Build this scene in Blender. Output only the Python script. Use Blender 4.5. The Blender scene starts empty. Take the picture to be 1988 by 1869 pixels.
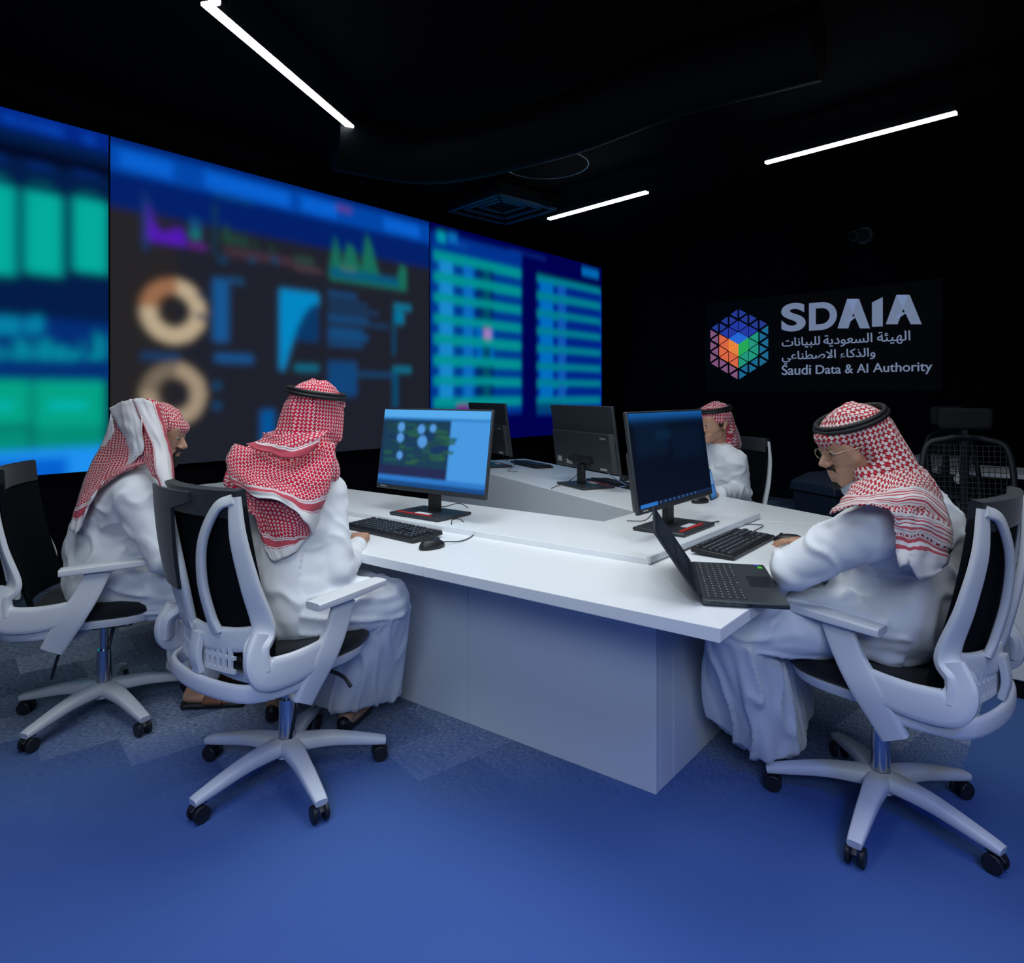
import bpy, bmesh, math, random
import numpy as np
from mathutils import Vector, Matrix, noise
R = math.radians
scene = bpy.context.scene
COL = scene.collection
# ---------------------------------------------------------------- camera, world, light, exposure
FPX, CXP, HYP, CAMH = 1300.0, 994.0, 765.0, 1.35
cam_d = bpy.data.cameras.new('camera'); cam = bpy.data.objects.new('camera', cam_d); COL.objects.link(cam)
cam.location = (0, 0, CAMH); cam.rotation_euler = (R(90), 0, 0)
cam_d.sensor_width = 36; cam_d.sensor_fit = 'HORIZONTAL'; cam_d.lens = 36 * FPX / 1988
cam_d.shift_y = -(934.5 - HYP) / 1988; cam_d.clip_start = 0.05
scene.camera = cam
w = bpy.data.worlds.new('world'); scene.world = w; w.use_nodes = True
w.node_tree.nodes['Background'].inputs[0].default_value = (0.25, 0.42, 1, 1)
w.node_tree.nodes['Background'].inputs[1].default_value = 0.012
scene.view_settings.view_transform = 'Standard'; scene.view_settings.look = 'None'
scene.view_settings.exposure = 0.0; scene.view_settings.gamma = 1.0
scene.view_settings.use_curve_mapping = False

def area(name, loc, size, power, color, aim=None, size_y=None, spread=180):
    d = bpy.data.lights.new(name, 'AREA'); d.shape = 'RECTANGLE'; d.size = size; d.size_y = size_y or size
    d.energy = power; d.color = color; d.spread = R(spread)
    o = bpy.data.objects.new(name, d); COL.objects.link(o); o.location = loc
    if aim: o.rotation_euler = (Vector(aim) - Vector(loc)).to_track_quat('-Z', 'Y').to_euler()
    return o
def spot(name, loc, aim, power, color, angle, blend, radius=.1):
    d = bpy.data.lights.new(name, 'SPOT'); d.energy = power; d.color = color; d.spot_size = R(angle)
    d.spot_blend = blend; d.shadow_soft_size = radius
    o = bpy.data.objects.new(name, d); COL.objects.link(o); o.location = loc
    o.rotation_euler = (Vector(aim) - Vector(loc)).to_track_quat('-Z', 'Y').to_euler()
    return o
# added soft lamps over the desk, and added blue spots behind the camera
area('added_area_light', (.05, 2.75, 3.3), 1.9, 25, (.90, .97, 1.0), size_y=1.6, spread=125)
area('added_area_light', (-.9, 1.1, 3.35), 1.2, 15, (.86, .94, 1.0), aim=(-.8, 2.4, .9), spread=120)
area('added_area_light', (1.5, 1.0, 3.35), 1.2, 12, (.84, .90, 1.0), aim=(1.0, 2.2, .9), spread=120)
area('added_area_light', (0, -2.2, 2.9), 2.4, 15, (.66, .80, 1.0), aim=(0, 2.6, .9), size_y=1.0, spread=75)  # fill added behind the camera to lift the upright panels
spot('added_blue_wash', (-1.0, -.9, 3.2), (-.95, .8, 0), 205, (.06, .16, 1.0), 50, .9, .2)  # added to tint the near floor and chair bases blue
spot('added_blue_wash', (1.0, -.9, 3.2), (.95, .8, 0), 205, (.06, .16, 1.0), 50, .9, .2)

# ---------------------------------------------------------------- helpers
def s2l(c):
    c = c / 255.0
    return c / 12.92 if c <= .04045 else ((c + .055) / 1.055) ** 2.4
def rgb(r, g, b): return (s2l(r), s2l(g), s2l(b), 1)
def P(x, y, h):               # a measured point: pixel of the photograph + its height in the room
    d = FPX * (CAMH - h) / (y - HYP); return Vector(((x - CXP) / FPX * d, d, h))
def PD(x, y, d):              # pixel + distance
    return Vector(((x - CXP) / FPX * d, d, CAMH - (y - HYP) / FPX * d))
def mat(name, col, rough=.5, metal=0, spec=.5, emit=None, estr=0, coat=0, sheen=0):
    m = bpy.data.materials.new(name); m.use_nodes = True
    b = m.node_tree.nodes['Principled BSDF']
    b.inputs['Base Color'].default_value = col; b.inputs['Roughness'].default_value = rough
    b.inputs['Metallic'].default_value = metal; b.inputs['Specular IOR Level'].default_value = spec
    if emit: b.inputs['Emission Color'].default_value = emit; b.inputs['Emission Strength'].default_value = estr
    if coat: b.inputs['Coat Weight'].default_value = coat
    if sheen: b.inputs['Sheen Weight'].default_value = sheen
    return m
def nd(m, t, **kw):
    n = m.node_tree.nodes.new(t)
    for k, v in kw.items(): setattr(n, k, v)
    return n
def lk(m, a, b): m.node_tree.links.new(a, b)
def bump(m, scale, strength, dist=.002, kind='ShaderNodeTexNoise', stretch=None, detail=3):
    tc = nd(m, 'ShaderNodeTexCoord'); t = nd(m, kind); bp = nd(m, 'ShaderNodeBump')
    src = tc.outputs['Object']
    if stretch:
        mp = nd(m, 'ShaderNodeMapping'); mp.inputs['Scale'].default_value = stretch; lk(m, src, mp.inputs[0]); src = mp.outputs[0]
    lk(m, src, t.inputs['Vector']); t.inputs['Scale'].default_value = scale
    if 'Detail' in t.inputs: t.inputs['Detail'].default_value = detail
    lk(m, t.outputs[1] if kind == 'ShaderNodeTexVoronoi' and False else t.outputs[0], bp.inputs['Height'])
    bp.inputs['Strength'].default_value = strength; bp.inputs['Distance'].default_value = dist
    lk(m, bp.outputs[0], m.node_tree.nodes['Principled BSDF'].inputs['Normal'])
    return m
def vary(m, col2, scale, lo=.4, hi=.6, detail=3):
    b = m.node_tree.nodes['Principled BSDF']; c1 = tuple(b.inputs['Base Color'].default_value)
    tc = nd(m, 'ShaderNodeTexCoord'); n = nd(m, 'ShaderNodeTexNoise'); n.inputs['Scale'].default_value = scale
    n.inputs['Detail'].default_value = detail
    r = nd(m, 'ShaderNodeMapRange'); r.inputs[1].default_value = lo; r.inputs[2].default_value = hi
    x = nd(m, 'ShaderNodeMix', data_type='RGBA'); x.inputs[6].default_value = c1; x.inputs[7].default_value = col2
    lk(m, tc.outputs['Object'], n.inputs['Vector']); lk(m, n.outputs[0], r.inputs[0]); lk(m, r.outputs[0], x.inputs[0])
    lk(m, x.outputs[2], b.inputs['Base Color']); return m

class MB:
    def __init__(s): s.v = []; s.f = []; s.mi = []; s.cur = 0
    def add(s, verts, faces, M=None):
        o = len(s.v)
        for p in verts:
            p = Vector(p); s.v.append(M @ p if M else p)
        for f in faces: s.f.append([i + o for i in f]); s.mi.append(s.cur)
        return s
    def box(s, c, size, rz=0, M=None):
        c = Vector(c); x, y, z = [k / 2 for k in size]
        vs = [(sx * x, sy * y, sz * z) for sz in (-1, 1) for sy in (-1, 1) for sx in (-1, 1)]
        m = Matrix.Translation(c) @ Matrix.Rotation(rz, 4, 'Z')
        if M: m = M @ m
        return s.add(vs, [(0, 2, 3, 1), (4, 5, 7, 6), (0, 1, 5, 4), (2, 6, 7, 3), (0, 4, 6, 2), (1, 3, 7, 5)], m)
    def prism(s, poly, z0, z1, M=None):
        n = len(poly)
        a = sum(poly[i][0] * poly[(i + 1) % n][1] - poly[(i + 1) % n][0] * poly[i][1] for i in range(n))
        if a < 0: poly = poly[::-1]
        vs = [(p[0], p[1], z0) for p in poly] + [(p[0], p[1], z1) for p in poly]
        return s.add(vs, [list(range(n))[::-1], list(range(n, 2 * n))] + [(i, (i + 1) % n, n + (i + 1) % n, n + i) for i in range(n)], M)
    def rings(s, rings, cap=True, M=None, close=True):
        n = len(rings[0]); vs = [p for r in rings for p in r]; fs = []
        for k in range(len(rings) - 1):
            for i in range(n if close else n - 1):
                j = (i + 1) % n; fs.append((k * n + i, k * n + j, (k + 1) * n + j, (k + 1) * n + i))
        if cap: fs.append(list(range(n))[::-1]); fs.append([(len(rings) - 1) * n + i for i in range(n)])
        return s.add(vs, fs, M)
    def cyl(s, p0, p1, r0, r1=None, n=20, M=None):
        r1 = r0 if r1 is None else r1; p0 = Vector(p0); p1 = Vector(p1); q = (p1 - p0).to_track_quat('Z', 'Y')
        rg = [[p + q @ Vector((r * math.cos(2 * math.pi * i / n), r * math.sin(2 * math.pi * i / n), 0)) for i in range(n)] for p, r in ((p0, r0), (p1, r1))]
        return s.rings(rg, M=M)
    def lathe(s, prof, n=28, c=(0, 0, 0), M=None):
        c = Vector(c)
        return s.rings([[c + Vector((r * math.cos(2 * math.pi * i / n), r * math.sin(2 * math.pi * i / n), z)) for i in range(n)] for r, z in prof], M=M)
    def sweep(s, path, wd, th, side=None, n=None, pw=3.2, seg=16, M=None, cap=True):
        """superelliptic bar along a smooth path; wd along 'side', th across it"""
        pts, ws, ts, sd = smooth_path(path, wd, th, side, n or len(path) * 6)
        rg = []
        for i, p in enumerate(pts):
            t = (pts[min(i + 1, len(pts) - 1)] - pts[max(i - 1, 0)]).normalized()
            a = sd[i] - t * sd[i].dot(t); a.normalize(); b = t.cross(a)
            r = []
            for k in range(seg):
                an = 2 * math.pi * k / seg; ca, sa = math.cos(an), math.sin(an)
                e = 2 / pw
                r.append(p + a * (ws[i] / 2 * math.copysign(abs(ca) ** e, ca)) + b * (ts[i] / 2 * math.copysign(abs(sa) ** e, sa)))
            rg.append(r)
        return s.rings(rg, cap=cap, M=M)
    def tube(s, path, r, n=8, smooth=6, M=None):
        return s.sweep(path, 2 * r, 2 * r, side=Vector((.13, .31, .94)), n=len(path) * smooth, pw=2, seg=n, M=M)
    def build(s, name, m, parent=None, smooth=True, bevel=0, seg=2, loc=None, angle=40):
        me = bpy.data.meshes.new(name); me.from_pydata([tuple(p) for p in s.v], [], s.f)
        ms = m if isinstance(m, (list, tuple)) else [m]
        for k in ms: me.materials.append(k)
        if len(ms) > 1: me.polygons.foreach_set('material_index', s.mi)
        bm = bmesh.new(); bm.from_mesh(me); bmesh.ops.recalc_face_normals(bm, faces=bm.faces); bm.to_mesh(me); bm.free()
        return link(name, me, parent, smooth, bevel, seg, loc, angle)
def link(name, me, parent=None, smooth=True, bevel=0, seg=2, loc=None, angle=40):
    o = bpy.data.objects.new(name, me); COL.objects.link(o)
    if parent: o.parent = parent
    if loc is not None: o.location = loc
    if smooth:
        me.polygons.foreach_set('use_smooth', [True] * len(me.polygons))
        if angle < 180:
            try: me.set_sharp_from_angle(angle=R(angle))
            except Exception: pass
    if bevel:
        b = o.modifiers.new('bevel', 'BEVEL'); b.width = bevel; b.segments = seg; b.limit_method = 'ANGLE'; b.angle_limit = R(35)
        b.harden_normals = False
    return o
def cr(p, t):
    """Catmull-Rom through list p at t in [0, len-1]"""
    i = min(int(t), len(p) - 2); f = t - i
    a = p[i - 1] if i > 0 else p[i] * 2 - p[i + 1]; b = p[i]; c = p[i + 1]
    d = p[i + 2] if i + 2 < len(p) else p[i + 1] * 2 - p[i]
    return ((b * 2) + (c - a) * f + (a * 2 - b * 5 + c * 4 - d) * (f * f) + (b * 3 - a - c * 3 + d) * (f ** 3)) * .5
def smooth_path(path, wd, th, side, n):
    k = len(path); pts = [Vector(p) for p in path]
    ws = wd if isinstance(wd, (list, tuple)) else [wd] * k; ts = th if isinstance(th, (list, tuple)) else [th] * k
    if side is None: sd = [Vector((1, 0, 0))] * k
    elif isinstance(side, (list, tuple)) and not isinstance(side[0], (int, float)): sd = [Vector(q) for q in side]
    else: sd = [Vector(side)] * k
    out = ([], [], [], [])
    for j in range(n + 1):
        t = j * (k - 1) / n; i = min(int(t), k - 2); f = t - i
        out[0].append(cr(pts, t)); out[1].append(ws[i] * (1 - f) + ws[i + 1] * f); out[2].append(ts[i] * (1 - f) + ts[i + 1] * f)
        out[3].append((sd[i] * (1 - f) + sd[i + 1] * f).normalized())
    return out
def tag(o, label=None, cat=None, group=None, kind=None):
    if label: o['label'] = label
    if cat: o['category'] = cat
    if group: o['group'] = group
    if kind: o['kind'] = kind
    return o
def thing(name, label, cat, loc=(0, 0, 0), rz=0, group=None, kind=None):
    o = bpy.data.objects.new(name, None); COL.objects.link(o); o.empty_display_size = .1
    o.location = loc; o.rotation_euler = (0, 0, rz); return tag(o, label, cat, group, kind)
def children(o): return [c for c in COL.objects if c.parent == o]
def dup(root, loc, rz, label):
    kids = {}
    for c in COL.objects:
        if c.parent: kids.setdefault(c.parent.name, []).append(c)
    def rec(o, par):
        c = o.copy(); COL.objects.link(c)
        if par: c.parent = par
        for k in kids.get(o.name, []): rec(k, c)
        return c
    r = rec(root, None); r.location = loc; r.rotation_euler = (0, 0, rz); r['label'] = label
    return r
# ---------------------------------------------------------------- materials
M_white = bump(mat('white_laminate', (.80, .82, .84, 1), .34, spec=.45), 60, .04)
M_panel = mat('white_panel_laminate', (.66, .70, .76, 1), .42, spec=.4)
M_seam = mat('panel_joint', (.16, .18, .2, 1), .7)
M_wplastic = bump(mat('white_plastic', (.66, .68, .70, 1), .4, spec=.4), 220, .05, .0006)
M_bplastic = mat('black_plastic', (.012, .013, .016, 1), .42, spec=.4)
M_darkgrey = mat('charcoal_plastic', (.028, .032, .038, 1), .45)
M_chrome = mat('chrome', (.55, .57, .62, 1), .18, 1)
M_bfabric = bump(mat('black_fabric', (.008, .009, .012, 1), .95, spec=.15, sheen=.15), 900, .3, .001)
M_ribbed = mat('ribbed_black_fabric', (.010, .013, .019, 1), .9, spec=.2, sheen=.2)
bump(M_ribbed, 1.0, .8, .004, 'ShaderNodeTexWave', stretch=(.2, .2, 45))
M_mesh = bump(mat('black_mesh_fabric', (.004, .005, .007, 1), .9, spec=.1), 1500, .4, .001)
M_key = mat('black_key', (.022, .026, .032, 1), .5)
M_legend = mat('key_legend_print', (.45, .5, .55, 1), .6)
M_red = mat('red_strip', (.62, .02, .012, 1), .5)
M_label = mat('white_label', (.72, .74, .76, 1), .6)
M_black = mat('matte_black_paint', (.004, .005, .008, 1), .85, spec=.15)
M_ceil = mat('black_ceiling_paint', (.0012, .0016, .003, 1), .9, spec=.05)
M_wall = vary(mat('blue_black_wall_paint', (.0018, .0022, .0045, 1), .85, spec=.08), (.003, .0038, .008, 1), 1.2)
M_duct = mat('dark_duct_metal', (.0018, .0026, .0045, 1), .6, .0, spec=.1)
M_lamp = mat('led_diffuser', (.9, .95, 1, 1), .5, emit=(.86, .93, 1, 1), estr=16)
M_skin = mat('skin', (.50, .27, .175, 1), .5, spec=.4)
M_skin.node_tree.nodes['Principled BSDF'].inputs['Subsurface Weight'].default_value = .08
M_skin.node_tree.nodes['Principled BSDF'].inputs['Subsurface Radius'].default_value = (.012, .004, .002)
M_hair = bump(mat('black_hair', (.006, .005, .005, 1), .75), 500, .6, .002)
M_eye = mat('eye_white', (.33, .30, .28, 1), .3); M_iris = mat('dark_iris', (.01, .006, .004, 1), .15)
M_thobe = bump(mat('white_cotton', (.74, .76, .79, 1), .78, spec=.25, sheen=.2), 700, .12, .0006)
M_agal = bump(mat('black_cord', (.004, .004, .005, 1), .6), 400, .5, .001)
M_leather = mat('brown_leather', (.16, .05, .025, 1), .5)
M_bleather = mat('black_leather', (.008, .008, .009, 1), .45)
# ---------------------------------------------------------------- room shell
wdir = Vector((.641, .767, 0)); W0 = Vector((-3.487, 4.56, 0))      # the video wall runs along wdir from W0
wn = Vector((wdir.y, -wdir.x, 0))                                   # into the room
def struct(o): o['kind'] = 'structure'; return o
SEND = 7.42
CEIL = 3.55
corner = W0 + wdir * (SEND + .55)
bdir = Vector((.694, -.72, 0))                                      # back wall direction
bn = Vector((-bdir.y * -1, bdir.x * -1, 0)); bn = Vector((-.72, -.694, 0))
# carpet
m = mat('carpet', (.1, .1, .1, 1), .95, spec=.1)
b = m.node_tree.nodes['Principled BSDF']
tc = nd(m, 'ShaderNodeTexCoord'); sx = nd(m, 'ShaderNodeSeparateXYZ'); lk(m, tc.outputs['Object'], sx.inputs[0])
rot = nd(m, 'ShaderNodeMapping'); rot.inputs['Rotation'].default_value = (0, 0, R(-39.9)); lk(m, tc.outputs['Object'], rot.inputs[0])
br = nd(m, 'ShaderNodeTexBrick'); lk(m, rot.outputs[0], br.inputs['Vector']); br.inputs['Scale'].default_value = 1
br.inputs['Brick Width'].default_value = .5; br.inputs['Row Height'].default_value = .25; br.inputs['Mortar Size'].default_value = 0
br.inputs['Color1'].default_value = (.09, .12, .18, 1); br.inputs['Color2'].default_value = (.26, .31, .40, 1); br.inputs['Bias'].default_value = -.1
wv = nd(m, 'ShaderNodeTexNoise'); mp2 = nd(m, 'ShaderNodeMapping'); mp2.inputs['Scale'].default_value = (30, 140, 1); lk(m, rot.outputs[0], mp2.inputs[0])
lk(m, mp2.outputs[0], wv.inputs['Vector']); wv.inputs['Scale'].default_value = 1.6; wv.inputs['Detail'].default_value = 2
mr = nd(m, 'ShaderNodeMapRange'); mr.inputs[1].default_value = .35; mr.inputs[2].default_value = .65; mr.inputs[3].default_value = .45; mr.inputs[4].default_value = 1.9
lk(m, wv.outputs[0], mr.inputs[0])
gm = nd(m, 'ShaderNodeMix', data_type='RGBA', blend_type='MULTIPLY'); gm.inputs[0].default_value = 1
lk(m, br.outputs[0], gm.inputs[6]); lk(m, mr.outputs[0], gm.inputs[7])
# carpet blue: a blue cast painted into the front, plain borders along the walls
no = nd(m, 'ShaderNodeTexNoise'); no.inputs['Scale'].default_value = 3; lk(m, tc.outputs['Object'], no.inputs['Vector'])
f1 = nd(m, 'ShaderNodeMath', operation='MULTIPLY_ADD'); lk(m, no.outputs[0], f1.inputs[0]); f1.inputs[1].default_value = .5; lk(m, sx.outputs[1], f1.inputs[2])
f2 = nd(m, 'ShaderNodeMapRange'); f2.interpolation_type = 'SMOOTHSTEP'; f2.inputs[1].default_value = 3.3; f2.inputs[2].default_value = 2.3; lk(m, f1.outputs[0], f2.inputs[0])
q1 = nd(m, 'ShaderNodeMath', operation='MULTIPLY'); lk(m, sx.outputs[0], q1.inputs[0]); q1.inputs[1].default_value = .767
q2 = nd(m, 'ShaderNodeMath', operation='MULTIPLY_ADD'); lk(m, sx.outputs[1], q2.inputs[0]); q2.inputs[1].default_value = -.641; lk(m, q1.outputs[0], q2.inputs[2])
g1 = nd(m, 'ShaderNodeMath', operation='GREATER_THAN'); lk(m, q2.outputs[0], g1.inputs[0]); g1.inputs[1].default_value = -.3
g2 = nd(m, 'ShaderNodeMath', operation='LESS_THAN'); lk(m, q2.outputs[0], g2.inputs[0]); g2.inputs[1].default_value = -4.55
mx = nd(m, 'ShaderNodeMath', operation='MAXIMUM'); lk(m, g1.outputs[0], mx.inputs[0]); lk(m, g2.outputs[0], mx.inputs[1])
mx2 = nd(m, 'ShaderNodeMath', operation='MAXIMUM'); lk(m, mx.outputs[0], mx2.inputs[0]); lk(m, f2.outputs[0], mx2.inputs[1])
fm = nd(m, 'ShaderNodeMix', data_type='RGBA'); lk(m, mx2.outputs[0], fm.inputs[0]); lk(m, gm.outputs[2], fm.inputs[6]); fm.inputs[7].default_value = (.062, .125, .33, 1)
lk(m, fm.outputs[2], b.inputs['Base Color'])
bp = nd(m, 'ShaderNodeBump'); bp.inputs['Strength'].default_value = .25; bp.inputs['Distance'].default_value = .002; lk(m, wv.outputs[0], bp.inputs['Height']); lk(m, bp.outputs[0], b.inputs['Normal'])
M_carpet = m
struct(MB().add([(-9, -2.5, 0), (11, -2.5, 0), (11, 14, 0), (-9, 14, 0)], [(0, 1, 2, 3)]).build('floor', M_carpet, smooth=False))
struct(MB().box((1, 5.7, CEIL + .05), (20, 16.4, .1)).build('ceiling', M_ceil, smooth=False))
def wall(name, a, b, n, t=.15, z1=CEIL):
    o = n * -t
    poly = [a, b, b + o, a + o]
    return struct(MB().prism([(p.x, p.y) for p in poly], 0, z1).build(name, M_wall, smooth=False))
wall('wall_left', W0 - wdir * 4.5, corner, wn)
wall('wall_back', corner, corner + bdir * 9.5, bn)
# ledge under the video wall
def slab_along(a, b, n, d0, d1, z0, z1):
    pl = [a + n * d0, b + n * d0, b + n * d1, a + n * d1]
    return MB().prism([(p.x, p.y) for p in pl], z0, z1)
struct(slab_along(W0 - wdir * 4.4, corner, wn, 0.0, .012, .0, .12).build('baseboard_left', M_black, smooth=False))
struct(slab_along(corner, corner + bdir * 9.4, bn, 0, .012, 0, .12).build('baseboard_back', M_black, smooth=False))

# ---------------------------------------------------------------- painted displays
class Canvas:
    def __init__(s, x0, x1, y0, y1, res, bg):
        s.x0, s.x1, s.y0, s.y1 = x0, x1, y0, y1
        s.nx = int((x1 - x0) / res) + 1; s.ny = int((y1 - y0) / res) + 1; s.res = res
        s.X, s.Y = np.meshgrid(np.linspace(x0, x1, s.nx), np.linspace(y0, y1, s.ny))
        s.C = np.zeros((s.ny, s.nx, 3)); s.C[:] = lin(bg)
    def put(s, mask, c, a=1.0): s.C = s.C * (1 - mask[..., None] * a) + np.array(lin(c)) * mask[..., None] * a
    def rect(s, x0, y0, x1, y1, c, a=1.0):
        s.put(((s.X >= min(x0, x1)) & (s.X <= max(x0, x1)) & (s.Y >= min(y0, y1)) & (s.Y <= max(y0, y1))).astype(float), c, a)
    def ring(s, cx, cy, r0, r1, c, a0=-10, a1=10):
        d = np.hypot(s.X - cx, s.Y - cy); an = np.arctan2(s.Y - cy, s.X - cx)
        s.put(((d > r0) & (d < r1) & (an > a0) & (an < a1)).astype(float), c)
    def under(s, xs, ys, yb, c, a=1.0):
        top = np.interp(s.X, xs, ys); s.put(((s.X >= xs[0]) & (s.X <= xs[-1]) & (s.Y <= top) & (s.Y >= yb)).astype(float), c, a)
    def blur(s, sig):
        n = int(3 * sig / s.res) + 1; k = np.exp(-.5 * (np.arange(-n, n + 1) * s.res / sig) ** 2); k /= k.sum()
        for ax in (0, 1):
            pad = [(0, 0)] * 3; pad[ax] = (n, n); A = np.pad(s.C, pad, mode='edge'); out = np.zeros_like(s.C)
            for i, wgt in enumerate(k):
                sl = [slice(None)] * 3; sl[ax] = slice(i, i + s.C.shape[ax]); out += wgt * A[tuple(sl)]
            s.C = out
    def mesh(s, name, org, ux, uy, m, parent):
        n = s.nx * s.ny; org = np.array(org); ux = np.array(ux); uy = np.array(uy)
        co = org + s.X.reshape(-1, 1) * ux + s.Y.reshape(-1, 1) * uy
        i = np.arange(n).reshape(s.ny, s.nx); q = np.stack([i[:-1, :-1], i[:-1, 1:], i[1:, 1:], i[1:, :-1]], -1).reshape(-1, 4)
        me = bpy.data.meshes.new(name); me.from_pydata(co.tolist(), [], q.tolist())
        at = me.color_attributes.new('picture', 'FLOAT_COLOR', 'POINT')
        at.data.foreach_set('color', np.concatenate([s.C.reshape(-1, 3), np.ones((n, 1))], 1).ravel().astype(np.float32))
        me.materials.append(m); return link(name, me, parent, smooth=False)
def lin(c): return tuple(s2l(k) for k in c)
def screen_mat(name, strength):
    m = mat(name, (.003, .003, .004, 1), .55, spec=.08)
    a = nd(m, 'ShaderNodeVertexColor'); a.layer_name = 'picture'; b = m.node_tree.nodes['Principled BSDF']
    lk(m, a.outputs[0], b.inputs['Emission Color']); b.inputs['Emission Strength'].default_value = strength; return m
M_wallscreen = screen_mat('video_wall_picture', .9); M_monscreen = screen_mat('monitor_picture', 1.0)
SB, ST = .79, 3.27
def SH(x, y):        # photo pixel -> place on the plane of the video wall
    k = (x - CXP) / FPX; s = (k * 4.56 + 3.487) / (.641 - .767 * k); d = 4.56 + .767 * s
    return s, CAMH - (y - HYP) / FPX * d
def RR(cv, x0, y0, x1, y1, c, a=1.0):
    s0, t = SH(x0, y0); s1, bt = SH(x1, y1); cv.rect(s0, bt, s1, t, c, a)
rnd = random.Random(4)
def vw(name, s0, s1, bg, paint, label, sig=.03):
    root = thing(name, label, 'screen', W0 + wdir * s0 + Vector((0, 0, SB)), math.atan2(wdir.y, wdir.x), 'screens of the video wall')
    L = s1 - s0
    MB().box((L / 2, -.06, (ST - SB) / 2), (L, .1, ST - SB)).build('housing', M_black, root, smooth=False)
    cv = Canvas(s0, s1, SB, ST, .017, bg); paint(cv); cv.blur(sig)
    cv.mesh('display', (-s0, -.113, -SB), (1, 0, 0), (0, 0, 1), M_wallscreen, root)
    return root
sA = SH(-160, 500)[0]; sB = SH(203, 500)[0]; sC = SH(821, 500)[0]; sD = SH(1156, 500)[0]
TEAL = (0, 178, 172)
def paintA(c):
    c.rect(-9, 0, 9, 9, (0, 28, 74)); RR(c, -200, 600, 210, 745, (0, 45, 120)); 
    RR(c, -200, 262, 210, 330, (0, 4, 28))
    c.rect(-9, ST - .12, 9, ST, (0, 40, 140))
    for x in range(-150, 200, 30):
        if rnd.random() > .4: c.rect(SH(x, 0)[0], ST - .1, SH(x + 22, 0)[0], ST - .04, (10, 80, 200))
    for x0, y0 in ((-48, 355), (40, 372), (130, 388)):
        RR(c, x0, y0, x0 + 68, 538, (0, 178, 165)); RR(c, x0 + 12, y0 - 14, x0 + 52, y0, (0, 110, 120))
        RR(c, x0 + 4, y0 - 50, x0 + 54, y0 - 36, (10, 60, 160))
    RR(c, -60, 640, 14, 652, TEAL); 
    for x0 in (-40, -14, 12, 36, 58): RR(c, x0, 616, x0 + 16, 650, (0, 150, 190))
    for i in range(-160, 200, 9):
        RR(c, i, 690 - rnd.random() * 36 - (20 if i > 170 else 0), i + 7, 700, (0, 150, 170))
    for x0, x1 in ((-150, -40), (-36, 50), (58, 194)):
        RR(c, x0, 738, x1, 824, (0, 168, 140)); RR(c, x0, 830, x1, 878, (0, 146, 124))
        RR(c, x0 + 24, 780, x1 - 36, 794, (0, 190, 190))
    RR(c, -200, 886, 210, 940, (30, 150, 250)); RR(c, -200, 905, 120, 945, (0, 100, 215))
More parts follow.
